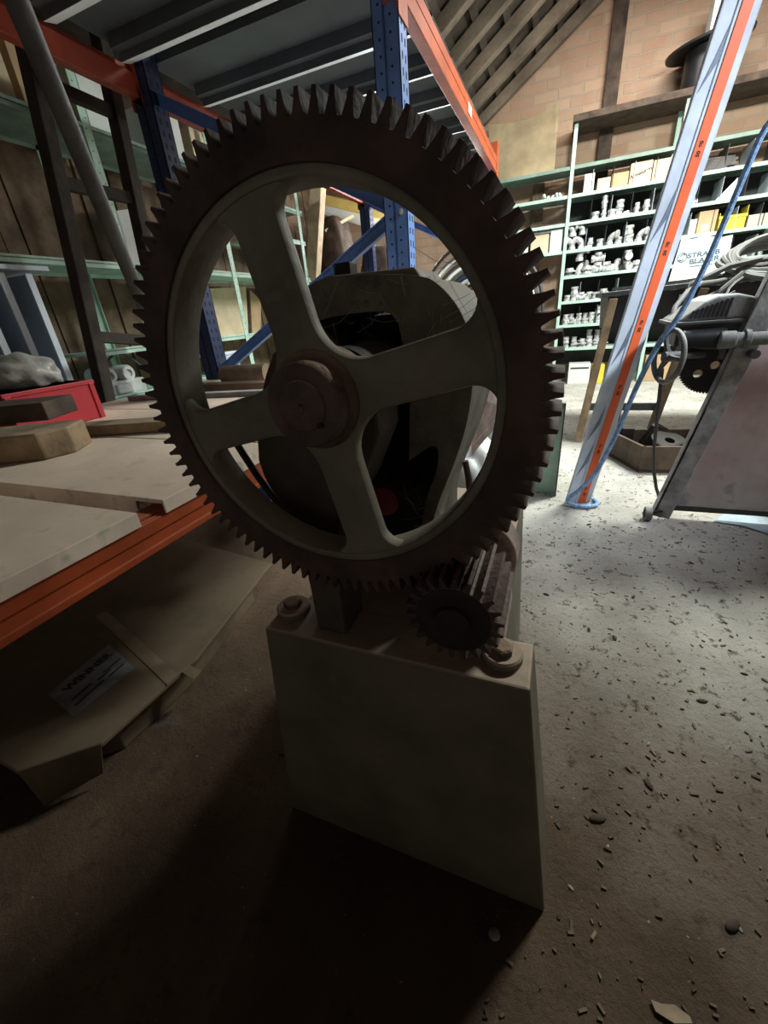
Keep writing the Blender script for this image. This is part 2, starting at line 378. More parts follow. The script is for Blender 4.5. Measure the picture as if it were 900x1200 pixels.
# bolts of the foot plate
for (bx, by) in ((-.036,.472),(-.405,.478)):
    w = MB().lathe((bx,by,.527), (0,0,1), [(.030,0),(.030,.011),(.027,.014),(.012,.014)], 28).build('foot_boss', M_PEDG, mach, smooth=True)
    h = MB(); h.lathe((bx,by,.540), (0,0,1), [(.0165,0),(.0165,.009),(.013,.011)], 6); h.build('nut', M_HUB, w)
# bearing column
bl = [(-.290,.992),(-.327,.968),(-.344,.943),(-.361,.910),(-.377,.868),(-.385,.827),(-.381,.800),(-.370,.774),(-.352,.738),(-.341,.690),(-.338,.60),(-.338,.526),(-.284,.526),(-.284,.66),(-.262,.745),(-.225,.80),(-.192,.87),(-.192,.945),(-.25,.955)]
MB().prism_y(bl, .447, .52).build('bearing_column', mat('brown_casting_paint', (.075,.058,.045), .65, 0, .3, 12, .2, dust=DUST, dustamt=.7), mach, bevel=.005)
MB().lathe((GC[0],.432,GC[1]), (0,1,0), [(.046,0),(.046,.09)], 30).build('shaft_bearing', M_DARK, mach, smooth=True)
# toothed rim
def gear_outline(c, N, rt, rr, ph=0, tipw=.26, rootw=.74):
    pts = []; p = 2*PI/N
    for i in range(N):
        a = ph+i*p
        for (f, r) in ((-.5,rr),(-rootw/2,rr),(-tipw/2-.06,rr+(rt-rr)*.62),(-tipw/2,rt),(tipw/2,rt),(tipw/2+.06,rr+(rt-rr)*.62),(rootw/2,rr)):
            pts.append((c[0]+r*math.cos(a+f*p), c[1]+r*math.sin(a+f*p)))
    return pts
RT, RR = .2350, .2185
wheel = fill2d('gear_wheel', [gear_outline(GC, 96, RT, RR, R(1.0)), arc(GC, .1905, 0, 2*PI*(119/120), 120)], GY0, GY1, .0012, M_RUST, mach)
# spoked centre
def hole(phi):
    d, RO, rho, rin = .0250, .1835, .021, .048
    ex, ey = (math.cos(phi), math.sin(phi)), (math.cos(phi+PI/2), math.sin(phi+PI/2))
    pts = []
    # outer corner beside the first spoke (runs along ex), then arc, then outer corner beside the next
    al = math.sqrt((RO-rho)**2-(d+rho)**2); ca = math.atan2(d+rho, al)
    pts += arc((al, d+rho), rho, -PI/2, ca, 9)
    pts += arc((0,0), RO, ca, PI/2-ca, 26)[1:-1]
    pts += arc((d+rho, al), rho, PI/2-ca, PI, 9)
    pts += arc((d+rin, d+rin), rin, PI, 3*PI/2, 12)
    return [(GC[0]+a*ex[0]+b*ey[0], GC[1]+a*ex[1]+b*ey[1]) for a, b in pts]
SP = R(13)
fill2d('spoke_casting', [arc(GC, .1915, 0, 2*PI*(119/120), 120)]+[hole(SP+k*PI/2) for k in range(4)], GY0+.005, GY1-.024, .005, M_GREEN, wheel)
fill2d('rim_lining', [arc(GC, .1915, 0, 2*PI*(119/120), 120), arc(GC, .1815, 0, 2*PI*(119/120), 120)], GY0+.003, GY1-.004, .003, M_GREEN, wheel)
MB().lathe((GC[0],GY0+.006,GC[1]), (0,-1,0), [(.050,-.04),(.050,.003),(.047,.007),(.0425,.009),(.0425,.023),(.040,.027),(.0255,.027),(.0255,.024)], 48).build('hub', M_HUB, wheel, smooth=True)
se = MB().lathe((GC[0],GY0-.018,GC[1]), (0,-1,0), [(.0255,-.02),(.0255,.0045),(.024,.006),(.0035,.006),(.0,.002)], 40)
se_o = se.build('shaft_end', M_HUB, wheel, smooth=True)
MB().cyl((GC[0]+.018,GY0-.012,GC[1]-.018),(GC[0]+.018,GY0-.0245,GC[1]-.018),.0032,10).build('key_pin', M_DARK, se_o)
MB().cyl((GC[0],GY0,GC[1]),(GC[0],.80,GC[1]),.024,24).build('main_shaft', M_DARK, mach, smooth=True)
# pinion
pin = fill2d('pinion', [gear_outline(PC, 22, PR, PR-.0115, R(6), .26, .74)], PY0, PY1, .001, M_PIN, mach)
MB().lathe((PC[0],PY0+.002,PC[1]), (0,-1,0), [(.0405,0),(.0405,.003),(.037,.004),(.026,.0025),(.020,.0025),(.019,.008),(.002,.009)], 36).build('pinion_face', M_DARK, pin, smooth=True)
MB().cyl((PC[0],PY1-.002,PC[1]),(PC[0],.95,PC[1]),.019,20).build('pinion_shaft', M_DARK, mach, smooth=True)
pd = MB().lathe((PC[0]-.012,.50,PC[1]-.025), (0,1,0), [(.058,0),(.064,.004),(.064,.05),(.05,.055)], 36); pd.hexa([(-.155,.5,.526),(-.035,.5,.526),(-.035,.62,.526),(-.155,.62,.526),(-.13,.5,.69),(-.05,.5,.69),(-.05,.62,.69),(-.13,.62,.69)])
pd.build('pinion_bearing', M_PINK, mach, bevel=.003)
# arched housing behind the gear
outer = [(-.375,.527),(-.385,.62),(-.378,.80),(-.372,.95),(-.358,1.015),(-.335,1.044),(-.29,1.054),(-.165,1.042),(-.140,1.026),(-.118,1.0),(-.105,.97),(-.099,.92),(-.106,.86),(-.124,.80),(-.150,.735),(-.166,.68),(-.163,.61),(-.145,.55),(-.135,.527)]
inner = [(-.172,.527),(-.178,.60),(-.181,.68),(-.172,.735),(-.150,.79),(-.150,.83),(-.196,.797),(-.190,.88),(-.194,.955),(-.200,.988),(-.215,1.008),(-.350,1.000),(-.354,.95),(-.358,.80),(-.362,.62),(-.355,.527)]
def soft(p, n=2):
    for _ in range(n):
        q = []
        for a, b in zip(p[:-1], p[1:]): q += [(a[0]*.75+b[0]*.25, a[1]*.75+b[1]*.25), (a[0]*.25+b[0]*.75, a[1]*.25+b[1]*.75)]
        p = [p[0]]+q+[p[-1]]
    return p
outer = soft(outer); inner = soft(inner[:7])+inner[7:9]+soft(inner[9:])
hs = MB(); k = len(outer)
hs_poly = outer+inner
hs.prism_y(hs_poly, .56, .76)
hs.build('arched_housing', mat('dusty_housing_paint', (.17,.16,.125), .6, 0, .35, 16, .2, dust=(.46,.40,.32), dustamt=.9, spots=(.10,.09,.07)), mach, smooth=True, bevel=.016, seg=4)
MB().prism_y([(-.37,.53),(-.37,1.0),(-.12,1.0),(-.12,.86),(-.175,.72),(-.175,.53)], .735, .755).build('recess_shade_plate', M_DARK, mach)  # dark plate added so the housing's recess reads as shade
capb = MB().hexa([(-.348,.60,1.032),(-.17,.60,1.030),(-.17,.73,1.030),(-.348,.73,1.032),(-.33,.61,1.058),(-.19,.61,1.055),(-.19,.72,1.055),(-.33,.72,1.058)])
cap = capb.build('cap_plate', M_GREEN, mach, bevel=.004)
MB().box((-.325,.635,1.058),(-.297,.663,1.075)).build('square_nut', M_DARK, cap, bevel=.002)
MB().lathe((-.272,.62,GC[1]-.03), (0,1,0), [(.01,0),(.070,.0),(.074,.006),(.074,.09),(.07,.095),(.01,.095)], 48).build('brake_drum', M_DARK, mach, smooth=True)
MB().cyl(ony(450,588,.585),ony(450,588,.585)+Vector((0,.12,0)),.026,24).build('lower_drum', M_REDP, mach, smooth=True)
rnd = random.Random(4); web = MB()
for i in range(34):
    a = Vector((rnd.uniform(-.30,-.115), rnd.uniform(.545,.56), rnd.uniform(.985,1.05))); b_ = a+Vector((rnd.uniform(-.05,.05), rnd.uniform(-.03,.05), rnd.uniform(-.05,.025)))
    web.tube([a, (a+b_)/2-Vector((0,0,rnd.uniform(.0,.006))), b_], .00024, 4, cap=False)
for i in range(30):
    a = Vector((rnd.uniform(-.19,-.15), rnd.uniform(.55,.60), rnd.uniform(.63,.72))); b_ = a+Vector((rnd.uniform(-.06,.03), rnd.uniform(-.10,.05), rnd.uniform(-.05,.05)))
    web.tube([a, (a+b_)/2-Vector((0,0,rnd.uniform(.0,.008))), b_], .00024, 4, cap=False)
web.build('cobweb', mat('dusty_cobweb', (.42,.38,.33), .9, 0, .1, 5, 0), mach, kind='stuff')
# feed chute to the right behind
pa, pb, pc_, pdn = ony(554,452,.74), ony(590,443,1.08), ony(600,472,1.08), ony(552,524,.74)
MB().slab([pa,pb,pc_,pdn], (0,.25,-1), .02).build('chute', M_PINK, mach, bevel=.003)
MB().tube([ony(545,540,.72),ony(549,560,.72),ony(551,585,.72),ony(545,606,.72)], .006, 8).build('lever', M_HUB, mach, smooth=True)
# slanting rod behind the gear on the rack side
MB().tube([ony(270,508,.50), ony(285,532,.50), ony(302,558,.50), ony(319,581,.50), ony(338,602,.50)], .0058, 8).build('stay_rod', M_DARK, mach, smooth=True)

# ================================================================== PALLET RACK
rack = thing('pallet_rack', 'pallet rack with blue perforated uprights and orange beams behind the gear machine', 'rack', (-1.4,2.2,0))
XF, XR = -.70, -2.145
YF = (-.66, 2.18, 4.98)
BZ0, BZ1 = 2.125, 2.245
def upright(x0, x1, y0, y1, h, material):
    u = MB(); xm = (x0+x1)/2
    # folded C section: two flanges and a web with a central groove
    u.box((x0,y0,0),(x0+.048,y0+.004,h)); u.box((x0+.048,y0+.010,0),(x0+.056,y0+.014,h)); u.box((x0+.056,y0,0),(x1,y0+.004,h))
    u.box((x0+.046,y0,0),(x0+.050,y0+.014,h)); u.box((x0+.054,y0,0),(x0+.058,y0+.014,h))
    u.box((x1-.004,y0,0),(x1,y1,h)); u.box((x0,y0,0),(x0+.004,y1,h)); u.box((x0,y1-.004,0),(x1,y1,h))
    o = u.build('upright', material, rack)
    hb = MB(); n = int(h/.05)
    for i in range(n):
        z = .05+i*.05
        for xx in (x0+.030, x0+.078):
            zz = z+(.0 if xx < xm else .012)
            hb.lathe((xx,y0+.001,zz), (0,-1,0), [(.0052,0),(.0052,.0012)], 8)
        for yy in (y0+.03, y0+.07): hb.box((x1-.001,yy-.006,z-.014),(x1+.0008,yy+.006,z+.010))
    hb.build('punched_holes', M_HOLE, o, kind='stuff')
    fp = MB().box((x0-.01,y0-.01,0),(x1+.01,y1+.01,.006)).build('foot_plate', material, o)
    return o
for yf in YF:
    for x1, mt in ((XF, M_BLUE), (XR+.115, M_BLUE_SHADE)):
        upright(x1-.115, x1, yf, yf+.10, 2.34, mt)
    yc = yf+.05
    for (za, zb) in ((.20,.72),(.74,1.40),(2.10,1.46)):
        b = MB(); A_, B_ = Vector((XR+.09,yc,za)), Vector((XF-.10,yc,zb))
        b.bar(A_, B_, .004, .055, (0,0,1)); up = (B_-A_).cross(Vector((0,1,0))).normalized()
        b.obox((A_+B_)/2+up*.026-Vector((0,.016,0)), (B_-A_)/2, Vector((0,.018,0)), up*.002)
        b.obox((A_+B_)/2-up*.026-Vector((0,.016,0)), (B_-A_)/2, Vector((0,.018,0)), up*.002)
        b.build('brace', M_BLUE, rack)
    bo = MB().lathe((XF-.03,yf,1.42), (0,-1,0), [(.012,0),(.012,.01),(.006,.014)], 12).build('brace_bolt', M_GALV, rack, smooth=True)
M_ORANGE_SHADE = mat('shaded_orange_rack_paint', (.34, .055, .028), .45, 0, .22, 6, .05)  # rear beams: shade under the decks painted into the orange
def beam(x0, x1, y0, y1, z0, z1, mt=M_ORANGE):
    b = MB()
    b.box((x0,y0,z0),(x1,y1,z1-.028)); b.box((x0+(.02 if x1 > -1 else 0),y0,z1-.03),(x1-(.0 if x1 > -1 else .02),y1,z1))
    if x1 > -1:
        b.box((x1-.001,y0,z0),(x1+.004,y1,z0+.024)); b.box((x1-.001,y0,z1-.05),(x1+.003,y1,z1))
    return b.build('beam', mt, rack, bevel=.003)
for i in (0, 1):
    y0, y1 = YF[i]+.10, YF[i+1]
    bf = beam(XF-.052, XF, y0+.001, y1-.001, BZ0, BZ1)
    beam(XR, XR+.052, y0+.001, y1-.001, BZ0-.03, BZ1-.03, M_ORANGE_SHADE)
# beam end connectors wrapped round the posts
for yf in YF[1:]:
    for (xa, xb) in ((XF-.062,XF+.006),(XR-.006,XR+.062)):
        c = MB()
        c.slab([(xa,yf-.004,2.09),(xb-.022 if xb > -1 else xb,yf-.004,2.10),(xb,yf-.004,2.05),(xb,yf-.004,2.36),(xa,yf-.004,2.36)], (0,-1,0), .004)
        xs = xb if xb > -1 else xa-.004
        c.box((xs-.004,yf-.008,2.05),(xs,yf+.108,2.36))
        c.build('beam_connector', M_ORANGE, rack, bevel=.002)
MB().box((XF+.003,3.58,2.165),(XF+.0045,3.70,2.215)).build('beam_label', M_WHITE, rack)
# lower bay beams
lbf = MB(); lbf.box((XF-.05,-.56,.618),(XF,2.178,.684)); lbf.box((XF-.05,-.56,.66),(XF-.012,2.178,.684)); lbf.box((XF-.001,-.56,.618),(XF+.006,2.178,.632)); lbf.box((XF-.001,-.56,.654),(XF+.004,2.178,.681)); lbf.box((XF-.045,-.56,.683),(XF-.006,2.178,.691))
lbf.build('beam', M_ORANGE, rack, bevel=.002)
MB().box((XR,-.56,.618),(XR+.05,2.178,.691)).build('beam', M_ORANGE, rack, bevel=.002)

hb = MB().box((-.745,.83,.52),(-.701,.95,.617)).build('hanger_bracket', M_BLUE, rack, bevel=.003); MB().box((-.7005,.86,.53),(-.6995,.93,.575)).build('paper_label', M_WHITE, hb)
# upper deck panels
edges = [(.52,.93),(.96,1.37),(1.40,1.80),(1.83,2.155),(2.29,2.70),(2.745,3.11),(3.155,3.545),(3.59,4.05),(4.095,4.50),(4.545,4.95)]
NTH = ['nearest','second','third','fourth','fifth','sixth','seventh','eighth','ninth','farthest']
for i, (ya, yb) in enumerate(edges):
    t = thing('deck_panel', '%s grey steel deck panel of the overhead rack level, seen from below' % NTH[i], 'deck panel', (-1.42,ya,BZ1), 'overhead rack decking')
    zt = BZ1+.003
    p = MB(); x0, x1 = XR+.01, XF-.012
    p.box((x0,ya,zt+.030),(x1,yb,zt+.033)); p.box((x0,ya,zt),(x1,ya+.003,zt+.033)); p.box((x0,yb-.003,zt-.055),(x1,yb,zt+.033)) if False else p.box((x0,yb-.003,zt),(x1,yb,zt+.033))
    # stiffening fold below the sheet between the beams
    p.box((XR+.06,yb-.055,zt-.052),(XF-.06,yb-.05,zt+.031)); p.box((XR+.06,yb-.10,zt-.02),(XF-.06,yb-.053,zt+.031))
    p.build('panel_sheet', M_DECK, t)
    MB().slab([(XR+.06,yb-.056,zt-.054),(XF-.06,yb-.056,zt-.054),(XF-.06,yb+.004,zt-.038),(XR+.06,yb+.004,zt-.038)], (0,0,1), .0015).build('panel_lip', M_LIP, t)  # lip added and tilted so it catches light as a bright strip

# lower deck panels
ld = [('cream steel deck panel at the very front edge of the low rack level',-.06,.451),('cream steel deck panel behind the dark gap, under the sawn timber',.508,.885),('cream steel deck panel just behind the loose plank on the low rack level',.895,1.30),('cream steel deck panel second from the back of the low rack level',1.31,1.735),('cream steel deck panel at the back of the low rack level',1.745,2.165)]
for lab, ya, yb in ld:
    t = thing('deck_panel', lab, 'deck panel', (-1.4,ya,.692), 'low rack decking')
    p = MB(); p.box((XR+.003,ya,.702),(XF+.002,yb,.711)); p.box((XF-.05,ya+.02,.6915),(XF-.006,yb-.02,.703)); p.box((XR+.003,ya+.02,.6915),(XR+.05,yb-.02,.703)); p.box((XF+.0055,ya,.682),(XF+.010,yb,.711)); p.box((XF,ya,.703),(XF+.008,yb,.711))
    p.box((XR+.07,ya,.62),(XF-.07,ya+.003,.704)); p.box((XR+.07,yb-.003,.62),(XF-.07,yb,.704))
    p.build('panel_sheet', M_CREAM, t, bevel=.002)
DZ = .7115

# ---------------------------------------------------------------- things on the low deck
def at(x, y, z=DZ): return onz(x, y, z)
# sawn timber with a chamfered end
P0, P1 = Vector((-1.90,.49,DZ)), Vector((-1.31,.75,DZ))
dv = (P1-P0).normalized(); sv = Vector((-dv.y,dv.x,0))
tb = MB(); hw, hh = .085, .075
pr = [P0-sv*hw, P1-sv*hw-dv*.03, P1-sv*hw*.3+dv*.02, P1+sv*hw, P0+sv*hw]
tb.slab(pr, (0,0,1), hh)
tag(tb.build('timber_offcut', M_PLANK, bevel=.006), 'thick sawn timber offcut with angled end on the cream decking', 'timber')
tb = MB(); A_ = Vector((-1.86,.69,DZ+hh+.001)); B_ = Vector((-1.50,.87,DZ+hh+.001)); tb.bar(A_+Vector((0,0,.028)), B_+Vector((0,0,.028)), .16, .055)
tag(tb.build('timber_board', M_WOODD, bevel=.004), 'dark board lying on top of the sawn timber offcut', 'timber')
tb = MB(); tb.bar((-1.62,.87,DZ+.019),(-1.03,1.05,DZ+.019),.085,.034)
tag(tb.build('plank', M_PLANK, bevel=.004), 'short rough plank lying flat between two cream deck panels', 'plank')
tb = MB(); tb.bar((-2.0,1.50,DZ+.012),(-1.05,1.62,DZ+.012),.05,.022)
tag(tb.build('metal_strip', M_GREYM, bevel=.002), 'long thin grey strip lying across the far decking', 'strip')
tb = MB(); tb.bar((-2.0,1.72,DZ+.02),(-1.2,1.76,DZ+.02),.09,.038)
tag(tb.build('plank', M_WOOD, bevel=.003), 'brown plank lying behind the thin grey strip at the back of the decking', 'plank')
rl = MB(); rl.tube([(-1.78,1.95,DZ+.052),(-1.50,1.98,DZ+.052)], .05, 18)
tag(rl.build('rolled_sheet', M_WOOD, smooth=True), 'brown roll of sheet lying beside the rear blue upright', 'roll')
# red box
rb = thing('red_box', 'red sheet-metal box behind the sawn timber at the left edge', 'box', (-2.0,.95,DZ))
b = MB(); b.box((-2.04,.84,DZ),(-1.74,1.16,DZ+.15)); b.build('body', M_RED, rb, bevel=.004)
b = MB(); b.box((-2.045,.835,DZ+.135),(-1.735,1.165,DZ+.15)); b.box((-1.742,.84,DZ),(-1.734,.86,DZ+.14)); b.box((-1.742,1.14,DZ),(-1.734,1.16,DZ+.14)); b.build('rim', M_RED, rb, bevel=.002)
def blob(c, rx, ry, rz, material, name, seed, amp=.25, sub=4, sq=1.0):
    rnd = random.Random(seed); bm = bmesh.new(); bmesh.ops.create_icosphere(bm, subdivisions=sub, radius=1)
    ph = [Vector((rnd.uniform(-1,1),rnd.uniform(-1,1),rnd.uniform(-1,1))).normalized()*rnd.uniform(2,7) for _ in range(12)]
    for v in bm.verts:
        d = sum(abs(math.sin(v.co.dot(p)+i)) for i, p in enumerate(ph))/12-.6
        v.co = Vector([math.copysign(abs(q)**sq, q) for q in v.co])
        v.co *= 1+d*amp*2
        v.co = Vector((v.co.x*rx, v.co.y*ry, max(v.co.z,-.55)*rz))
    zmin = min(v.co.z for v in bm.verts)
    for v in bm.verts: v.co.z -= zmin
    me = bpy.data.meshes.new(name); bm.to_mesh(me); bm.free(); me.materials.append(material)
    me.polygons.foreach_set('use_smooth', [True]*len(me.polygons))
    o = bpy.data.objects.new(name, me); COL.objects.link(o); o.location = c; return o
tag(blob((-1.92,1.02,DZ+.151), .13,.12,.075, M_PLASTG, 'plastic_bag', 3, .3), 'crumpled grey plastic bag lying on top of the red box', 'bag')
bx = thing('storage_tub', 'grey-blue plastic tub beside the foot of the mint shelving', 'tub', (-2.45,2.95,.66))
# ---------------------------------------------------------------- bars in the left of the rack
tp, bt = EYE+ray(19,0).normalized()*1.05, onz(218,481,DZ)
tpp = tp+(tp-bt).normalized()*.25
tag(MB().tube([tpp, bt+Vector((0,0,.012))], .0165, 14).build('steel_tube', M_DGREYM, origin=bt, smooth=True), 'long brown tube leaning diagonally in the left of the rack', 'tube')
lad = thing('steel_ladder', 'dark wooden ladder standing between the rack and the mint shelves', 'ladder', (-2.38,1.6,0))
XL = -2.40
M_LAD = mat('blackened_ladder_wood', (.045,.032,.025), .8, 0, .4, 8, .3)
def l(x, y): return onx(x, y, XL)
for (a, b_) in (((38,85),(126,474)),((128,95),(172,300))):
    A_, B_ = l(*a), l(*b_); d = (B_-A_); B2 = A_+d*(A_.z/-d.z) if d.z < 0 else B_
    MB().bar(A_+(A_-B_).normalized()*.35, Vector((XL,B2.y,0)), .065, .075, (1,0,0)).build('stile', M_LAD, lad, bevel=.006)
for (a, b_) in (((40,92),(138,134)),((70,214),(152,232)),((115,395),(185,400))):
    MB().bar(l(*a), l(*b_), .035, .06).build('rung', M_LAD, lad, bevel=.005)

# ================================================================== MINT SHELVING ON THE LEFT
ms = thing('mint_shelving', 'mint green slotted shelving along the plank wall behind the rack', 'shelving', (-2.9,3,0))
MX0, MX1 = -3.16, -2.70
for yy in (1.02,2.33,3.38,4.62):
    for xx in (MX1-.004, MX0):
        u = MB(); u.box((xx,yy-.028,0),(xx+.004,yy+.028,2.42)); u.box((xx-.03 if xx > -3 else xx,yy+.024,0),(xx+.004 if xx > -3 else xx+.03,yy+.028,2.42))
        uo = u.build('upright', M_MINT, ms)
        if xx > -3:
            h = MB()
            for i in range(44): h.lathe((xx+.004,yy-.008 if i%2 else yy+.008,.1+i*.052), (1,0,0), [(.004,0),(.004,.0006)], 6)
            h.build('punched_holes', M_HOLE, uo, kind='stuff')
for z, ya, yb in ((2.13,.4,3.9),(1.43,.4,4.7),(.93,1.9,4.7),(.64,.4,3.3),(1.78,4.0,4.7),(2.05,4.0,4.7),(.2,.4,4.7)):
    s = MB(); s.box((MX0,ya,z),(MX1-.006,yb,z+.004)); s.box((MX1-.010,ya,z-.022),(MX1-.006,yb,z+.016)); s.box((MX0,ya,z-.022),(MX0+.004,yb,z+.004))
    o = s.build('shelf', M_MINT if z < 2 else M_MINTD, ms)  # high shelves: darker green paints the shade on their undersides
    if z > 2: MB().box((MX1-.012,ya,z+.004),(MX1-.003,yb,z+.022)).build('shelf_edge', M_MINT, o)
# grey steel panels standing like books
for i, (a, b_) in enumerate((((36,322),(86,462)),((4,322),(58,470)),((-26,330),(22,470)))):
    yy = onx(a[0], a[1], -2.73).y
    t = thing('steel_sheet', ['grey-blue steel panel standing upright on the mint shelf, nearest the ladder','grey-blue steel panel standing upright on the mint shelf, in the middle of three','grey-blue steel panel standing upright on the mint shelf, at the photo\'s left edge'][i], 'panel', (-2.9,yy,.648), 'steel panels on the mint shelf')
    MB().box((-3.12,yy-.004,.648),(-2.73,yy,1.36)).build('web', M_GREYB, t)
    MB().box((-2.735,yy-.03,.648),(-2.725,yy+.004,1.36)).build('flange', M_GREYBL, t)
tagp = MB().box((-3.1,1.10,1.372),(-2.69,1.79,1.395)); tag(tagp.build('steel_strip', M_GREYBL, bevel=.002), 'pale blue steel strip tucked under the middle mint shelf', 'strip')
def cbox(name, lo, hi, material, label, cat='box', group=None, open_=False, flap=.0):
    t = thing(name, label, cat, ((lo[0]+hi[0])/2,(lo[1]+hi[1])/2,lo[2]), group)
    b = MB(); th = .004
    if open_:
        b.box((lo[0],lo[1],lo[2]),(hi[0],hi[1],lo[2]+th)); b.box((lo[0],lo[1],lo[2]),(hi[0],lo[1]+th,hi[2])); b.box((lo[0],hi[1]-th,lo[2]),(hi[0],hi[1],hi[2])); b.box((lo[0],lo[1],lo[2]),(lo[0]+th,hi[1],hi[2])); b.box((hi[0]-th,lo[1],lo[2]),(hi[0],hi[1],hi[2]))
    else: b.box(lo, hi)
    b.build('carton', material, t, bevel=.003)
    if not open_:
        MB().box((lo[0]-.0006,(lo[1]+hi[1])/2-.012,hi[2]-.03),(hi[0]+.0006,(lo[1]+hi[1])/2+.012,hi[2]+.0008)).build('tape', M_TAPE, t)
    return t
T0 = 2.155
for i, (ya, yb, h, mt, lab) in enumerate(((1.20,1.66,.46,M_CARDL,'large cream carton on top of the mint shelving at the left edge'),(1.70,2.02,.34,M_CARDL,'cream carton on top of the mint shelving behind the leaning tube'),(2.06,2.32,.30,M_CARD,'torn brown carton on top of the mint shelving beside the ladder'),(2.40,2.62,.36,M_WHITE,'white carton on top of the mint shelving beside the ladder post'),(2.95,3.2,.30,M_WHITE,'white carton on top of the mint shelving behind the rear blue upright'),(3.3,3.6,.26,M_CARDL,'cream carton farthest along the top of the mint shelving'))):
    cbox('carton', (-3.12,ya,T0), (-2.78,yb,T0+h), mt, lab, 'carton')
# pale boards behind the shelving
for i, (pts, mt, lab) in enumerate((([(128,248),(158,244),(168,322),(140,322)], M_WHITE, 'pale board standing behind the mint upright by the ladder'),([(246,338),(288,336),(292,394),(252,394)], M_CARDL, 'stained cream board behind the mint shelving, seen through the gear'),([(293,340),(306,352),(306,392),(296,392)], M_CARD, 'orange-brown cardboard sheet behind the mint upright, seen through the gear'),([(106,92),(128,100),(140,172),(116,166)], M_WHITE, 'white board standing high behind the mint shelving'))):
    P = [onx(x, y, -3.13) for x, y in pts]
    for q in (2, 3): P[q].z = (1.435, .935, .935, 2.135)[i]
    tag(MB().slab(P, (-1,0,0), .012).build('board', mt), lab, 'board')
MB().box((-2.98,3.02,.65),(-2.76,3.28,.80)).build('body', M_GREYB, bx, bevel=.02); MB().box((-2.99,3.01,.79),(-2.75,3.29,.815)).build('lid', M_GREYBL, bx, bevel=.004)
bx.location = (-2.87,3.15,.646)
for ch in bx.children:
    ch.data.transform(Matrix.Translation(Vector((-2.45,2.95,.66))-Vector((-2.87,3.15,.646))))
M_VALVE = mat('pale_grey_casting_paint', (.60,.62,.60), .55, 0, .2, 14, .1)
# cast valve body
cv = thing('valve_casting', 'grey twin-lobed valve casting with cables on the low mint shelf', 'valve', (-2.85,2.05,.646))
b = MB(); b.box((-2.98,1.92,.646),(-2.76,2.22,.74)); b.box((-2.80,1.98,.66),(-2.735,2.10,.72)); b.build('body', M_VALVE, cv, bevel=.008)
for yy in (1.98,2.12):
    b = MB(); b.lathe((-2.85,yy,.78), (1,0,0), [(.02,-.1),(.055,-.1),(.055,.07),(.045,.085),(.025,.085),(.025,.07)], 24); b.build('lobe', M_VALVE, cv, smooth=True)
b = MB(); b.tube([(-2.80,1.95+.32*i/12,.80+.11*math.sin(PI*i/12)) for i in range(13)], .008, 8); b.build('cable', M_HOSEG, cv, smooth=True)
# posts and clutter at the far left
P = [ony(365,214,5.0), ony(381,216,5.0), ony(372,336,5.0), ony(361,336,5.0)]
a0, a1 = (P[0]+P[1])/2, (P[2]+P[3])/2; dd = (a1-a0).normalized(); base = a0+dd*(-a0.z/dd.z); 
tag(MB().bar(a0-dd*.12, base, .14, .12, (0,1,0)).build('timber_post', M_WOODL, origin=base, bevel=.006), 'pale squared timber standing upright by the mint shelving, seen between two spokes', 'timber')
A_, B_ = ony(380,234,5.6), ony(458,254,5.6)
tag(MB().bar(A_, B_, .08, .10).build('yellow_beam', mat('yellow_beam_paint', (.72,.52,.16), .5, 0, .12, 5, .03)), 'long yellow beam lying across the far left corner', 'beam')
A_, B_ = ony(380,244,5.9), ony(460,268,5.9)
tag(MB().bar(A_, B_, .10, .14).build('white_profile', M_WHITE, bevel=.004), 'stack of white profile lying behind the yellow beam', 'profile')
A_, B_ = ony(381,271,5.3), ony(414,253,5.56)
tag(MB().bar(A_, B_, .03, .03).build('lath', M_WOODL), 'thin yellow lath slanting below the yellow beam', 'lath')
for i, (x, y, rr) in enumerate(((397,290,.20),(424,322,.24))):
    p = ony(x, y, 5.45)
    tag(blob((p.x+(-.04,.26)[i],p.y,0), rr,.2,(p.z+.16)/1.45, M_WOODD, 'sacking_bundle', 11+i, .12, sq=.45), ['tall brown sacking bundle standing below the yellow beam','brown sacking bundle standing behind the blue diagonal brace'][i], 'bundle')

# ================================================================== HOSE COIL BUNDLE behind the front upright
hc = ony(559,374,4.85)
HM = [M_HOSEB, M_HOSEG, M_HOSEW, M_HOSEB, M_HOSEW, M_HOSEG, M_HOSEB, M_HOSEW, M_HOSEG, M_HOSEB, M_HOSER]
HL = ['black','grey','white','black','white','grey','black','white','grey','black','red']
for i in range(11):
    rr = .71-.045*i; rnd = random.Random(i)
    c = Vector((hc.x, 4.86+.012*(i%3), hc.z+.02*rnd.uniform(-1,1)))
    path = [(c.x+rr*.92*math.cos(a), c.y+.03*math.sin(3*a+i), c.z+rr*1.0*math.sin(a)) for a in [2*PI*j/56 for j in range(56)]]
    o = MB().tube(path, .017, 8, closed=True).build('hose_coil', HM[i], smooth=True)
    tag(o, '%s hose loop, %s from the outside of the bundle hung behind the blue front upright' % (HL[i], ['first','second','third','fourth','fifth','sixth','seventh','eighth','ninth','tenth','innermost'][i]), 'hose', 'hanging hose coils')

# ================================================================== WINNER CARTON
wb = thing('flat_carton', 'dirty flat cardboard carton with a printed label, under the orange beam', 'carton', (-1.2,.7,0))
WZ = .125
wp = [onz(118,872,WZ), onz(230,772,WZ), onz(318,660,WZ), Vector((-1.62,1.2,WZ)), Vector((-1.62,.22,WZ)), onz(20,905,WZ)]
wcen = sum(wp, Vector())/len(wp)
wi = [wcen+(p-wcen)*.80 for p in wp]
wm = MB(); wm.slab(wp, (0,0,-1), .014); wm.slab([Vector((p.x,p.y,WZ-.0145)) for p in wi], (0,0,-1), WZ-.0165); wm.build('carton', M_CARDD, wb, bevel=.004)
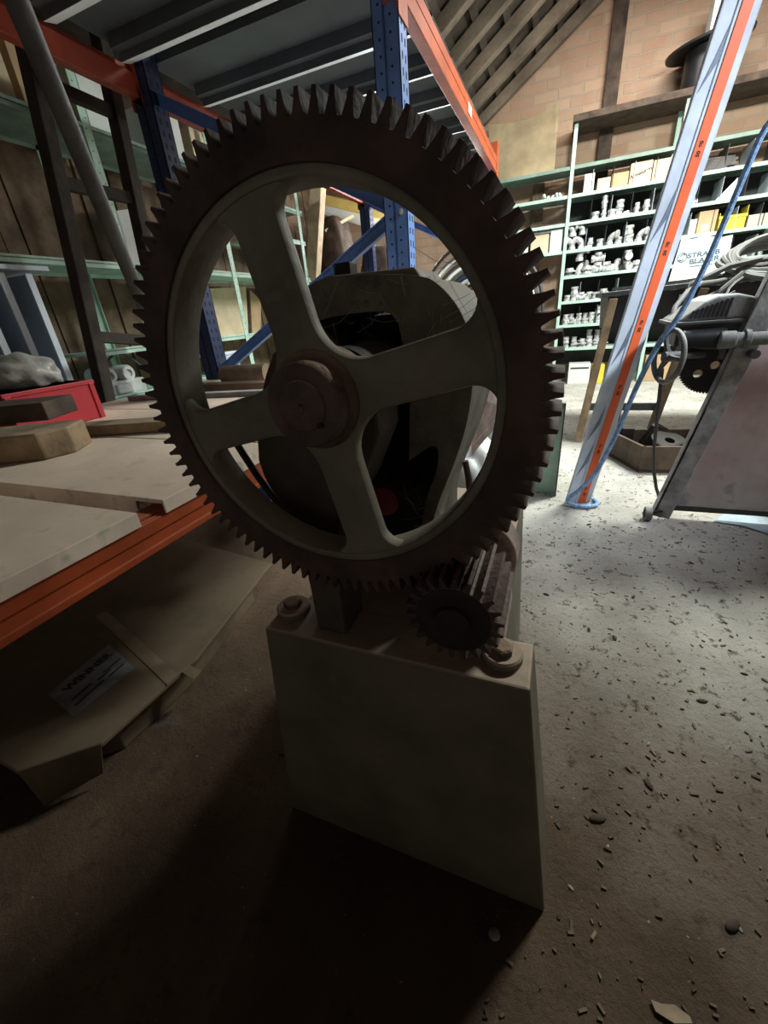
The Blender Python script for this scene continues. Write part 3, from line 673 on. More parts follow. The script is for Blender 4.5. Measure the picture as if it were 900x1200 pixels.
# torn end flap hanging down to the floor
f0, f1 = onz(118,872,WZ+.001), onz(20,905,WZ+.001)
q0, q1 = onz(121,906,.03), onz(52,944,.01)
MB().slab([f0,f1,q1,q0], (-.3,.7,.6), .004).build('torn_flap', M_CARDD, wb)
fl = MB(); e0, e1 = onz(214,788,WZ), onz(222,780,WZ); fl.slab([e0, e1, onz(236,786,.09), onz(228,796,.09)], (-1,.2,.3), .003); fl.build('side_flap', M_CARDD, wb)
tp_ = MB(); t0, t1, t2, t3 = onz(112,722,WZ+.001), onz(125,716,WZ+.001), onz(208,790,WZ+.001), onz(196,803,WZ+.001)
tp_.slab([t0,t1,t2,t3], (0,0,1), .001); tp_.build('packing_tape', M_TAPE, wb)
L0, L1, L2, L3 = [onz(x, y, WZ+.001) for x, y in ((56,813),(128,755),(158,783),(86,840))]
lab = MB().slab([L0,L1,L2,L3], (0,0,1), .0008).build('printed_label', M_LABEL, wb); lab['label'] = 'grey-white printed label reading WINNER'
xd, yd = (L1-L0), (L0-L3)
text('lettering', 'WINNER', .036, basis((L0+(L1-L0)*.52+(L3-L0)*.28)+Vector((0,0,.0012)), xd, yd), M_INK, lab, sx=1.0)
tl = MB()
for (u0, u1, v0) in ((.12,.42,.60),(.50,.72,.66),(.10,.55,.78),(.62,.92,.60),(.62,.88,.80)):
    a = L0+(L1-L0)*u0+(L3-L0)*v0; b = L0+(L1-L0)*u1+(L3-L0)*v0; c = (L3-L0)*.045
    tl.slab([a,b,b+c,a+c], (0,0,1), .0012)
tl.build('small_print', M_INK, lab)
# ================================================================== BACK SHELVING
SY0, SY1 = 6.04, 6.40
bs = thing('bin_shelving', 'pale green bin shelving full of pipe fittings against the brick wall', 'shelving', (.9,6.2,0))
LV = [2.285, 2.03, 1.77, 1.50, 1.235, .965, .70, .43]
UX = [-1.15, -.035, .955, 1.95, 2.95]
for x in UX:
    for yy in (SY0-.012, SY1-.03):
        u = MB(); u.box((x-.02,yy,0),(x+.02,yy+.004,2.64)); u.box((x-.02,yy,0),(x-.016,yy+.03,2.64)); u.build('upright', M_MINT, bs)
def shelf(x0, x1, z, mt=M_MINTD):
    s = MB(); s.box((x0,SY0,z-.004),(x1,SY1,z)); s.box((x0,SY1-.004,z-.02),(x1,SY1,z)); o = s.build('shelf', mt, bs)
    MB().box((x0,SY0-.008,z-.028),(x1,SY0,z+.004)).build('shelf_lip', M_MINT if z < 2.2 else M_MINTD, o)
    return o
for z in LV:
    for i in range(4):
        if i == 0 and z not in (2.285,2.03,1.77,1.50,.43): continue
        shelf(UX[i]+.015, UX[i+1]-.015, z)
for i in (1, 2, 3):      # thin sheet dividers
    for k, z in enumerate(LV[1:7]):
        n = 5
        for j in range(1, n):
            x = UX[i]+.02+(UX[i+1]-UX[i])*j/n+.02*(k%2)
            zt = LV[k]-.03
            d = MB(); d.box((x-.001,SY0+.01,z),(x+.001,SY1-.01,z+(.20 if zt-z > .2 else zt-z))); d.build('divider', M_GREYBL if (j+k)%2 else M_DGREYM, bs)
for i in (1, 2, 3):
    MB().box((UX[i]+.02,SY1+.001,.2),(UX[i+1]-.02,SY1+.004,2.03)).build('back_panel', mat('dark_back_sheet', (.035,.038,.036), .7, 0, .2, 4, .03), bs)
# top board and collar
tag(MB().box((-.07,5.97,2.642),(2.9,6.45,2.70)).build('top_board', M_WOODD, bevel=.004), 'wide dark board lying across the tops of the shelf uprights', 'board')
cl = thing('flue_collar', 'black hat-shaped flue collar standing on the wide dark board', 'flue collar', (1.05,6.14,2.70))
MB().lathe((1.05,6.14,2.70), (0,0,1), [(.17,0),(.17,.30),(.16,.31),(.155,.31),(.155,0)], 40, closed=True).build('pipe', M_BLACKM, cl, smooth=True)
MB().lathe((1.05,6.14,3.02), (-.10,-.05,1), [(.155,0),(.335,-.01),(.34,.008),(.18,.035),(.155,.035)], 48, closed=True).build('brim', M_BLACKM, cl, smooth=True)
bw = MB(); p0, p1, p2, p3 = ony(834,12,6.12), ony(872,0,6.12), ony(880,-14,6.12), ony(836,-10,6.12)
tag(cbox('carton', (1.02,6.04,3.09), (1.26,6.26,3.30), M_WHITE, 'white carton lying on top of the black flue collar', 'carton'), 'white carton lying on top of the black flue collar', 'carton')
P = [ony(572,146,6.34), ony(590,145,6.34), ony(612,141,6.34), ony(632,134,6.34), ony(652,121,6.34), ony(656,126,6.34), ony(650,190,6.18), ony(575,207,6.18)]
P[-2].z = P[-1].z = 2.292
tag(MB().slab(P, (0,1,.1), .02).build('plywood_sheet', mat('tan_plywood', (.40,.31,.19), .8, 0, .25, 3, .08), bevel=.003), 'pale plywood sheet leaning on the brick wall above the green shelf', 'sheet')

# fittings -------------------------------------------------------------
def f_coupling():
    return MB().lathe((0,0,0), (0,0,1), [(.026,0),(.034,0),(.034,.018),(.029,.022),(.029,.040),(.034,.044),(.034,.062),(.026,.062),(.024,.05),(.024,.01)], 16, closed=True)
def f_elbow():
    m_ = MB(); p = [(.05-.05*math.cos(a), 0, .028+.05*math.sin(a)) for a in [PI/2*i/6 for i in range(7)]]
    m_.tube(p, .024, 12); m_.lathe((0,0,0), (0,0,1), [(.03,0),(.031,.022),(.024,.028)], 14); m_.lathe((.05,0,.078), (1,0,0), [(.024,-.004),(.031,0),(.031,.022)], 14); return m_
def f_tee():
    m_ = MB(); m_.cyl((-.05,0,.03),(.05,0,.03),.024,14); m_.cyl((0,0,.03),(0,0,.075),.024,14)
    for s in (-1, 1): m_.cyl((s*.032,0,.03),(s*.055,0,.03),.031,14)
    m_.cyl((0,0,.055),(0,0,.078),.031,14); return m_
def f_flange():
    return MB().lathe((0,0,0), (0,0,1), [(.022,0),(.05,0),(.05,.012),(.032,.014),(.030,.032),(.022,.032)], 20, closed=True)
def f_nipple():
    return MB().lathe((0,0,0), (0,0,1), [(.018,0),(.020,0),(.020,.03),(.026,.032),(.026,.05),(.020,.052),(.020,.085),(.018,.085)], 14, closed=True)
KIND = [('pipe_coupling','pipe coupling',f_coupling,.062),('pipe_elbow','pipe elbow',f_elbow,.105),('pipe_tee','pipe tee',f_tee,.078),('pipe_flange','pipe flange',f_flange,.032),('pipe_nipple','pipe nipple',f_nipple,.085)]
PROTO = []
SHN = {2.03:'second shelf from the top',1.77:'third shelf from the top',1.50:'fourth shelf from the top',1.235:'fifth shelf from the top',.965:'sixth shelf from the top',.70:'second shelf from the bottom',.43:'bottom shelf'}
def fitting(k, loc, rot, s, where, z):
    name, nice, fn, h = KIND[k]
    if len(PROTO) <= k or PROTO[k] is None:
        while len(PROTO) <= k: PROTO.append(None)
        o = fn().build(name, M_GALV, origin=(0,0,0), smooth=True); PROTO[k] = o
    else:
        o = PROTO[k].copy(); COL.objects.link(o)
    o.location = loc; o.rotation_euler = (0,0,rot); o.scale = (s,s,s)
    tag(o, 'galvanised %s on the %s, %s' % (nice, SHN[z], where), 'pipe fitting', '%ss on the %s, %s' % (nice, SHN[z], where))
def row(x0, x1, z, where, kinds, s=1.0, stack=(1,2), step=.085, yy=(SY0+.06,)):
    x = x0+.05
    while x < x1-.05:
        if abs(((x-(-.035))*5/.99) % 1) < .0: pass
        for y in yy:
            k = random.choice(kinds); n = random.choice(stack); zz = z+.001
            rot = random.uniform(0, 2*PI)
            for q in range(n):
                sc_ = s*random.uniform(.9,1.1)
                fitting(k, (x+random.uniform(-.006,.006), y+random.uniform(-.01,.02), zz), rot+random.uniform(-.4,.4), sc_, where, z)
                zz += KIND[k][3]*sc_+.0005
        x += step*random.uniform(.95,1.2)*s
W1 = 'left of the rail'; W2 = 'right of the rail'
row(.20,.80,1.77,W1,[0,3,4],1.25,(1,1,2),.062)
row(-.01,.86,1.50,W1,[0,1,4,0],1.3,(1,1,2),.066)
row(-.01,.82,1.235,W1,[1,2,1,3],1.35,(1,1,2),.068)
row(0,.50,.965,W1,[0,2,1],1.2,(1,1,2),.06)
row(0,.50,.70,W1,[2,1,0],.95,(1,2,2),.072,(SY0+.05,SY0+.15))
row(.04,.62,.43,W1,[0,3,0],1.0,(2,3),.08,(SY0+.05,SY0+.15))
row(.90,1.1,.43,W2,[0,3],.8,(2,3),.095) if False else None
row(1.0,1.22,.70,W2,[0,2],.8,(1,2),.09)
row(1.55,1.93,1.235,W2,[0,4],.8,(1,2),.075)
row(1.02,1.22,1.77,W2,[1,2],.9,(1,),.10)
# cartons and bits on the shelves
def sb(x0, x1, z, h, mt, lab, y0=SY0+.03, dep=.2, grp=None): return cbox('carton', (x0,y0,z+.001), (x1,y0+dep,z+h), mt, lab, 'carton', grp)
sb(.10,.20,2.03,.17,M_WHITE,'white carton at the left of the carton row on the second shelf from the top')
sb(.235,.36,2.03,.11,M_CARDL,'low cream carton beside the white carton on the second shelf from the top')
sb(.37,.53,2.03,.13,M_CARD,'brown carton left of the printed carton on the second shelf from the top')
pcx = sb(.54,.74,2.03,.19,M_CARDL,'tall cream carton with printed lettering on the second shelf from the top')
text('lettering', 'Armaturen', .045, basis((.64,SY0+.029,2.125), (1,0,.28), (-.28,0,1)), M_INK, pcx)
sb(.75,.93,2.03,.18,M_CARDL,'cream carton just left of the leaning rail on the second shelf from the top')
sb(1.18,1.24,1.50,.14,M_WHITE,'narrow white carton against the leaning rail on the fourth shelf from the top')
t = sb(1.25,1.41,1.50,.20,M_CARD,'brown carton with a white label beside the yellow bin')
MB().box((1.29,SY0+.0285,1.52),(1.35,SY0+.031,1.58)).build('paper_label', M_WHITE, t)
yb = thing('yellow_bin', 'yellow open-front storage bin between brown and grey cartons', 'bin', (1.54,6.15,1.501))
b = MB(); b.box((1.43,SY0+.02,1.501),(1.66,SY0+.024,1.62)); b.box((1.43,SY0+.02,1.501),(1.434,SY0+.24,1.66)); b.box((1.656,SY0+.02,1.501),(1.66,SY0+.24,1.70)); b.box((1.43,SY0+.236,1.501),(1.66,SY0+.24,1.66)); b.box((1.43,SY0+.02,1.501),(1.66,SY0+.24,1.505)); b.build('body', M_YELLOW, yb)
MB().box((1.425,SY0+.012,1.605),(1.665,SY0+.024,1.63)).build('rim', M_YELLOW, yb, bevel=.002)
for i, (a, b_, h) in enumerate(((1.68,1.80,.11),(1.81,1.93,.11),(1.97,2.1,.16))):
    sb(a, b_, 1.50, h, mat('grey_beige_card', (.50,.47,.40), .8, 0, .12, 6, .04), ['grey-beige carton right beside the yellow bin','grey-beige carton second from the yellow bin','taller grey-beige carton at the right edge, third from the yellow bin'][i])
# slates
for i in range(5):
    s = MB(); x = 1.12+.02*(i%3); s.slab([(x,SY0+.03,0),(x+.30+.05*(i%2),SY0+.04,0),(x+.28,SY0+.26,0),(x+.03,SY0+.28,0)], (0,0,1), .022)
    o = s.build('slate', M_SLATE, origin=(1.25,SY0+.15,0)); o.location.z = 2.031+.0225*i; o.rotation_euler.z = .12*(i-2)
    tag(o, ['bottom dark slate of the pile on the right shelf bay','second dark slate from the bottom of the pile on the right shelf bay','middle dark slate of the pile on the right shelf bay','second dark slate from the top of the pile on the right shelf bay','topmost dark slate of the pile on the right shelf bay'][i], 'slate', 'slates on the shelf')
o = MB().slab([(1.36,SY0+.05,1.775),(1.52,SY0+.05,1.775),(1.52,SY0+.07,1.95)], (0,1,0), .012).build('bracket', M_GREYBL)
tag(o, 'pale triangular bracket standing on the third shelf from the top', 'bracket')
# left bay things
o = MB().box((-.98,SY0+.05,1.501),(-.78,SY0+.25,1.70)); 
sb(-.42,-.22,1.50,.20,M_CARDL,'cream carton partly hidden by the gear teeth, left shelf bay')
sb(-.205,-.07,1.50,.235,M_WHITE,'white carton left of the pale green upright, fourth shelf from the top')
sb(-.62,-.45,1.50,.27,M_WHITE,'white carton farthest left, just clear of the gear teeth')
tr = thing('fitting_tray', 'open tray of small fittings on top of the cream carton', 'tray', (-.32,6.17,1.702))
b = MB(); b.box((-.44,SY0+.03,1.702),(-.2,SY0+.23,1.706)); b.box((-.44,SY0+.03,1.702),(-.2,SY0+.034,1.74)); b.box((-.44,SY0+.226,1.702),(-.2,SY0+.23,1.74)); b.build('pan', M_GREYM, tr)
b = MB()
for i in range(16): b.lathe((-.42+.055*(i%4)+random.uniform(-.01,.01),SY0+.06+.045*(i//4),1.708+random.uniform(0,.02)), (random.uniform(-1,1),random.uniform(-1,1),.6), [(.016,0),(.02,.01),(.02,.04),(.016,.045)], 8)
o = b.build('small_fittings', M_GALV, tr, smooth=True); o['kind'] = 'stuff'
o = MB()
for i in range(14): o.lathe((-.30+.035*(i%6),SY0+.06+.06*(i//6),2.033+random.uniform(0,.02)), (random.uniform(-1,1),random.uniform(-1,1),.6), [(.014,0),(.018,.01),(.018,.04),(.014,.045)], 8)
tag(o.build('small_fittings', M_GALV, smooth=True), 'heap of small fittings on the left bay shelf beside the upright', 'fittings', kind='stuff')
wbx = sb(.15,.40,0,.24,M_WHITE,'white carton with a dark band on the floor under the shelving', SY0-.10, .25)
MB().box((.17,SY0-.1012,.185),(.38,SY0-.0995,.205)).build('printed_band', M_INK, wbx)
sb(.42,.56,0,.22,M_YELLOW,'yellow carton on the floor beside the white banded carton', SY0-.08, .2)
sb(1.0,1.35,0,.30,M_CARD,'brown carton on the floor under the right shelf bay', SY0, .3)
# banner
bn = thing('paper_banner', 'white paper banner printed STRAUB BLASER hung from the shelf edge', 'banner', (1.3,6.02,1.08))
bp = [ony(x, y, 6.028) for x, y in ((783,331),(849,320),(853,305),(859,275),(845,278),(828,276),(812,280),(799,279))]
MB().slab(bp, (0,1,0), .003).build('paper', M_WHITE, bn)
ux = (ony(845,295,6.024)-ony(805,301,6.024)).normalized(); uy = Vector((-ux.z,0,ux.x))
text('lettering', 'STRAUB', .062, basis(ony(824.5,297.5,6.0255), ux, uy), M_INKB, bn, sx=1.28, ext=.0008)
text('lettering', 'BLASER', .062, basis(ony(825,304.5,6.0255), ux, uy), M_INKB, bn, sx=1.32, ext=.0008)
lg = MB(); c = ony(799.5,301.8,6.0255); lg.tube([c+ux*(.042*math.cos(a))+uy*(.042*math.sin(a)) for a in [2*PI*i/28 for i in range(28)]], .005, 6, closed=True)
for s in (-1, 1): lg.tube([c+ux*(.02*math.cos(a)+s*.004)+uy*(.012*s+.014*math.sin(a)) for a in [(PI*.1 if s > 0 else PI*1.1)+PI*i/10 for i in range(11)]], .0045, 6)
lg.build('emblem', M_INKB, bn)
tl = MB()
for (xa, xb, yy) in ((808,828,309.5),(808,835,313)):
    a, b_ = ony(xa,yy,6.0255), ony(xb,yy-(xb-xa)*.12,6.0255); tl.slab([a,b_,b_+uy*.008,a+uy*.008], (0,-1,0), .001)
tl.build('small_print', M_INKB, bn)

# ================================================================== LEANING RAIL
rail = thing('steel_rail', 'tall leaning pale-blue steel rail with an orange tape stripe', 'rail', (.18,2.2,0))
a0 = Vector((.115,2.2,0)); a1 = Vector((.530,2.30,2.615)); dr = (a1-a0)
xr = Vector((.90,.44,0)).normalized(); nr = dr.cross(xr).normalized()     # points toward the camera side
if nr.y > 0: nr = -nr
def rp_(u, v, w): return a0+xr*u+dr*v+nr*w
def strip(mb, u0, u1, w0, w1, v0=0, v1=1): mb.slab([rp_(u0,v0,w0),rp_(u1,v0,w1),rp_(u1,v1,w1),rp_(u0,v1,w0)], nr, .003)
W_ = .132
b = MB(); strip(b,0,.046,.0,.0); strip(b,.052,W_,.0,.0); strip(b,.046,.052,-.02,-.02)
b.slab([rp_(0,0,.003),rp_(0,0,-.012),rp_(0,1,-.012),rp_(0,1,.003)], -xr, .003); b.slab([rp_(W_,0,.003),rp_(W_,0,-.012),rp_(W_,1,-.012),rp_(W_,1,.003)], xr, .003)
b.slab([rp_(.012,0,-.024),rp_(W_-.012,0,-.024),rp_(W_-.012,1,-.024),rp_(.012,1,-.024)], -nr, .002)
ro = b.build('rail_body', M_RAILB, rail, bevel=.0015)
b = MB(); strip(b,.0465,.0515,-.017,-.017); b.build('fold_line', M_RAILD, ro)
for v in (.06,.135,.27,.45,.62): # creased film
    b = MB(); b.slab([rp_(.006,v,.0035),rp_(.046,v+.03,.0035),rp_(.046,v+.065,.0035),rp_(.030,v+.035,.0035)], nr, .0012); b.build('film_crease', M_RAILD, ro)
b = MB(); strip(b,.064,.105,.0032,.0032); to = b.build('orange_tape', M_OTAPE, rail)
for v in (.025,.115,.225,.33,.44,.56):
    text('tape_print', '50  90', .019, basis(rp_(.085,v,.0068), dr, -xr), M_INK, to, ext=.0003)
# rope
rope_pts = [Vector((.90,2.05,1.80)), ony(900,138,2.08), ony(868,215,2.07), ony(830,305,2.06), ony(800,365,2.06), ony(768,408,2.07), ony(745,455,2.09), ony(722,510,2.11), ony(700,552,2.13), ony(684,570,2.14), ony(672,580,2.16)]
cur = []
for i in range(len(rope_pts)-1):
    for j in range(6): cur.append(rope_pts[i].lerp(rope_pts[i+1], j/6))
cur.append(rope_pts[-1])
for (x, y, z) in ((.10,2.17,.035),(.095,2.20,.02),(.13,2.13,.012),(.22,2.12,.012),(.30,2.17,.010),(.31,2.24,.010),(.25,2.27,.010)): cur.append(Vector((x,y,z)))
sm = cur[:]
for _ in range(3): sm = [sm[0]]+[(sm[i-1]+sm[i]*2+sm[i+1])/4 for i in range(1,len(sm)-1)]+[sm[-1]]
tag(MB().tube(sm, .0105, 8).build('blue_rope', M_ROPE, smooth=True), 'blue rope running from the rail foot up past the banner', 'rope')

# ================================================================== HANDWHEEL MACHINE at the right
sw = thing('handwheel_machine', 'dusty grey machine with handwheel and slanting panel side on a small caster', 'machine', (.75,2.3,0))
SYP = 2.10
def s_(x, y, yy=SYP): return ony(x, y, yy)
lg0, lg1 = s_(764,604), s_(888,352)
dl = (lg1-lg0).normalized(); perp = Vector((dl.z,0,-dl.x))
b = MB(); b.slab([lg0, lg0+perp*.075, lg1+perp*.075+dl*.1, lg1+dl*.1], (0,1,0), .012); b.slab([lg0, lg0+Vector((0,.05,0)), lg1+dl*.1+Vector((0,.05,0)), lg1+dl*.1], perp, .012)
b.build('leg_channel', mat('worn_grey_leg_steel', (.36,.355,.345), .5, 0, .35, 16, .2), sw, bevel=.003)
pn = [s_(790,592,2.13), Vector((1.35,2.13,.075)), Vector((1.35,2.13,1.0)), Vector((.72,2.13,.93)), s_(870,418,2.13)]
MB().slab(pn, (0,1,0), .006).build('side_panel', M_PANEL, sw)
b = MB(); b.slab([s_(790,592,2.12), Vector((1.35,2.12,.075)), Vector((1.35,2.12,.055)), s_(786,598,2.12)], (0,1,0), .03); b.build('bottom_rail', M_DGREYM, sw)
b = MB(); b.slab([Vector((.95,2.62,0)),Vector((1.02,2.62,0)),Vector((1.16,2.62,.95)),Vector((1.09,2.62,.95))], (0,1,0), .012); b.slab([Vector((.98,2.13,.20)),Vector((1.03,2.13,.20)),Vector((1.03,2.62,.20)),Vector((.98,2.62,.20))], (0,0,1), .02); b.build('rear_leg', M_DGREYM, sw, bevel=.003)
cw = s_(758,607,2.085); cw.z = .034
b = MB(); b.lathe(cw+Vector((-.014,0,0)), (1,0,0), [(.010,0),(.034,.0),(.034,.028),(.010,.028)], 24); co_ = b.build('caster_wheel', M_GREYM, sw, smooth=True)
b = MB(); b.cyl(cw+Vector((-.02,0,0)), cw+Vector((.06,.02,.012)), .008, 10); b.lathe(cw+Vector((-.018,0,0)), (1,0,0), [(.015,0),(.022,.001),(.022,.004)], 16); b.build('axle', M_DARK, co_, smooth=True)
# top slab with gearbox cover
b = MB(); b.box((.425,2.11,.862),(.73,2.43,.877)); b.box((.45,2.16,.78),(.74,2.40,.864)); b.build('bed_plate', M_DGREYM, sw, bevel=.004)
cv0 = [(.43,.875),(.47,.905),(.52,.945),(.56,.962),(.62,.965),(.67,.95),(.69,.93),(.715,.915),(.725,.875)]
b = MB(); b.prism_y(cv0, 2.12, 2.42); cvo = b.build('ribbed_cover', M_GREYM, sw, bevel=.012, seg=3)
b = MB()
for i in range(9):
    x = .475+.0145*i; zt = .903+.0048*i if i < 8 else .94
    b.slab([(x,2.117,.888),(x+.007,2.117,.888),(x+.014,2.117,zt+.012),(x+.007,2.117,zt+.012)], (0,1,0), .004)
b.build('vent_slots', M_HOLE, cvo)
b = MB(); p = [Vector((.60,2.2,.962)),Vector((.605,2.2,.985)),Vector((.62,2.2,1.005)),Vector((.64,2.2,1.02))]; b.tube(p, .004, 6); b.build('wire', M_HOSEW, cvo, smooth=True)
# shaft pieces
c0 = s_(797,399,2.09)
b = MB(); b.cyl((.46,2.10,.808),(.60,2.10,.808),.040,20); b.build('motor_barrel', M_BLACKM, sw, smooth=True)
b = MB(); b.lathe((.575,2.07,.806), (1,0,0), [(.018,0),(.030,.004),(.032,.02),(.032,.05),(.026,.055),(.026,.075),(.034,.08),(.034,.095),(.024,.10),(.024,.50)], 22); b.build('drive_pipe', M_GREYM, sw, smooth=True)
MB().cyl((.60,2.075,.785),(.60,2.075,.735),.011,12).build('bolt', M_DGREYM, sw); MB().cyl((.70,2.12,.75),(.70,2.05,.75),.016,12).build('bolt', M_DGREYM, sw)
# toothed plate with two holes
gc = (.610,.708)
disc = [arc(gc, .118, 0, 2*PI*59/60, 60)] if False else [gear_outline(gc, 64, .124, .117, 0, .3, .7)]
hl = [arc((ony(817.5,438,2.17).x, ony(817.5,438,2.17).z), .017, 0, 2*PI*19/20, 20), arc((ony(838,428,2.17).x, ony(838,428,2.17).z), .017, 0, 2*PI*19/20, 20)]
fill2d('toothed_plate', disc+hl, 2.165, 2.185, .001, M_DARK, sw)
MB().cyl((.665,2.186,.738),(.665,2.5,.738),.02,16).build('plate_spindle', M_DARK, sw, smooth=True)
# handwheel
wc = s_(783,418,2.06); wa = Vector((-.948,-.32,.02)).normalized(); wx, wy = frame(wa)
b = MB(); b.tube([wc+(wx*math.cos(a)+wy*math.sin(a))*.098 for a in [2*PI*i/48 for i in range(48)]], .0105, 10, closed=True); hw_o = b.build('handwheel', M_GREYM, sw, smooth=True)
for k in range(3):
    a = PI/2+.5+2*PI*k/3; d = wx*math.cos(a)+wy*math.sin(a); MB().tube([wc+d*.015, wc+d*.055+wa*.004, wc+d*.095], [.013,.009,.010], 8).build('spoke', M_DGREYM, hw_o, smooth=True)
MB().cyl(wc+wa*.018, wc-wa*.045, .02, 16).build('hub', M_DGREYM, hw_o, smooth=True)
MB().cyl(wc-wa*.03, wc-wa*.14, .012, 12).build('spindle', M_DGREYM, hw_o, smooth=True)
# hanging flexible conduit
b = [s_(776,432,2.14), s_(772,470,2.14), s_(767,520,2.14), s_(766,550,2.14), s_(769,572,2.16), s_(773,584,2.2)]
tag(MB().tube(b, .0075, 8).build('conduit', M_HOSEG, smooth=True), 'thin grey conduit hanging from the handwheel down to the floor', 'conduit')
# bench behind, with dark apron
bn_ = thing('workbench', 'dark workbench with splayed wooden legs behind the handwheel machine', 'workbench', (.75,3.5,0))
b = MB(); b.slab([(.24,3.36,.985),(1.75,3.36,1.02),(1.75,4.1,1.02),(.24,4.1,.985)], (0,0,1), .03); b.build('top', M_DGREYM, bn_, bevel=.004)
b = MB(); b.slab([(.28,3.40,.985),(1.72,3.40,1.015),(1.72,3.40,.72),(.30,3.40,.765)], (0,1,0), .02); b.slab([(.28,3.40,.985),(.28,4.08,.985),(.30,4.08,.765),(.30,3.40,.765)], (1,0,0), .02); b.build('apron', M_BLACKM, bn_)
for (xt, xb_, yy) in ((.31,.205,3.38),(.80,.66,3.38),(.58,.53,4.05),(1.6,1.6,4.05)):
        MB().bar((xt,yy,.975 if xt < .5 else .99),(xb_,yy,0),.05,.045,(0,1,0)).build('leg', M_PLANK if xt < .5 else M_WOOD, bn_, bevel=.004)
MB().bar((.235,3.40,.262),(.69,3.40,.262),.03,.05).build('stretcher', M_DGREYM, bn_, bevel=.003)
# rods on the bench
for i, (xa, xb_, yy) in enumerate(((.30,1.05,3.42),(.36,1.15,3.50),(.33,1.10,3.58))):
    tag(MB().bar((xa,yy,1.026+.014*(xa+.0)),(xb_,yy+.05,1.045),.022,.016).build('steel_bar', M_DGREYM), ['steel bar lying along the front edge of the dark workbench','steel bar lying second from the front edge of the dark workbench','steel bar lying third from the front edge of the dark workbench'][i], 'bar', 'bars on the workbench')
o = MB().box((.55,3.44,1.045),(.60,3.50,1.15)); tag(o.build('wood_block', M_WOOD, bevel=.004), 'small wooden block standing on the workbench in front of the banner', 'block')
tag(MB().box((.68,3.385,.935),(.76,3.394,.965)).build('paper_slip', M_WHITE), 'white paper slip stuck on the dark bench apron', 'paper')
# hose coil over the bench
hcx = MB(); c = Vector((ony(906,324,3.47).x,3.47,1.10))
path = []
for i in range(24*6+1):
    a = 2*PI*i/24; rr = .25-.014*(i/24)+.014*math.sin(a*3+i*.03)
    path.append(c+Vector((rr*1.2*math.cos(a), .21*math.sin(a)*rr/.3, .115*math.sin(a)*rr/.3+.016*math.sin(a*1.7+i*.11)+.012*(i//24))))
path += [c+Vector((-.40,-.17,.0)), c+Vector((-.47,-.20,-.09)), c+Vector((-.50,-.20,-.18)), c+Vector((-.40,-.20,-.21)), c+Vector((-.30,-.20,-.15)), c+Vector((-.2,-.18,-.05))]
for _ in range(1): path = [path[0]]+[(path[i-1]+path[i]*2+path[i+1])/4 for i in range(1,len(path)-1)]+[path[-1]]
hcx.tube(path, .017, 8)
tag(hcx.build('hose', M_HOSEG, smooth=True), 'coiled grey hose heaped above the handwheel machine', 'hose')
P = [s_(786,384,2.3), s_(791,360,2.4), s_(806,341,2.6), s_(822,332,2.9), s_(838,330,3.2), s_(852,327,3.35)]
tag(MB().tube(P, .011, 8).build('supply_hose', M_HOSEG, smooth=True), 'grey supply hose curving up from the handwheel to the coil', 'hose')
wr = thing('spanner', 'open-ended spanner lying against the hose coil', 'spanner', s_(845,352,3.2))
p0, p1 = s_(838,355,3.22), s_(862,342,3.24)
MB().bar(p0, p1, .006, .02).build('shaft', M_GREYM, wr, bevel=.001); MB().tube([p0+Vector((.018*math.cos(a)-.012,0,.012*math.sin(a))) for a in [2*PI*i/14 for i in range(14)]], .004, 6, closed=True).build('ring_end', M_GREYM, wr, smooth=True)
# crate of scrap
cr_ = thing('wooden_crate', 'brown wooden crate on the floor behind the handwheel machine', 'crate', (.65,3.0,0))
A_, B_, C_ = Vector((.528,2.745,0)), Vector((.36,3.13,0)), Vector((1.05,2.80,0)); D_ = B_+C_-A_
cb = MB(); H_ = .165
def wall(a, b_, out): cb.slab([a,b_,b_+Vector((0,0,H_)),a+Vector((0,0,H_))], out, .018)
wall(A_,B_,(1,.4,0)); wall(A_,C_,(0,1,0)); wall(B_,D_,(0,-1,0)); wall(C_,D_,(-1,-.4,0)); cb.slab([A_+Vector((0,0,.01)),C_+Vector((0,0,.01)),D_+Vector((0,0,.01)),B_+Vector((0,0,.01))], (0,0,1), .012)
cb.build('crate_body', mat('dark_crate_boards', (.12,.085,.06), .85, 0, .35, 7, .3), cr_)
mid = (A_+B_+C_+D_)/4
scr = [('bracket','bent dark bracket sticking out of the wooden crate',lambda: MB().bar(mid+Vector((-.18,.05,.03)),mid+Vector((-.10,-.02,.25)),.05,.02).bar(mid+Vector((-.10,-.02,.25)),mid+Vector((-.03,.05,.20)),.05,.02)),
       ('iron_bar','dark iron bar leaning out of the right side of the wooden crate',lambda: MB().bar(mid+Vector((.0,-.06,.10)),mid+Vector((.30,-.05,.28)),.035,.03)),
       ('iron_disc','flat iron disc lying in the wooden crate',lambda: MB().lathe(mid+Vector((.02,.10,.10)), (.2,-.3,1), [(.03,0),(.11,0),(.11,.02),(.03,.02)], 26, closed=True)),
       ('iron_block','squat iron block in the left corner of the wooden crate',lambda: MB().box(mid+Vector((-.26,.06,.025)),mid+Vector((-.19,.14,.20)))),
       ('iron_plate','small iron plate tilted at the front of the wooden crate',lambda: MB().bar(mid+Vector((-.14,-.14,.06)),mid+Vector((.0,-.13,.14)),.08,.014))]
for nm, lab, fn in scr: tag(fn().build(nm, M_DARK, bevel=.003), lab, 'scrap iron', None)
# light blue sheet under the machine
P = [onz(836,612,.004), onz(850,601,.004), Vector((1.5,2.12,.004)), Vector((1.5,1.80,.004)), onz(900,626,.004), onz(868,616,.004)]
tag(MB().slab(P, (0,0,1), .003).build('blue_sheet', M_LIGHTBLUE), 'light blue sheet on the floor beneath the red-grey panel', 'sheet')

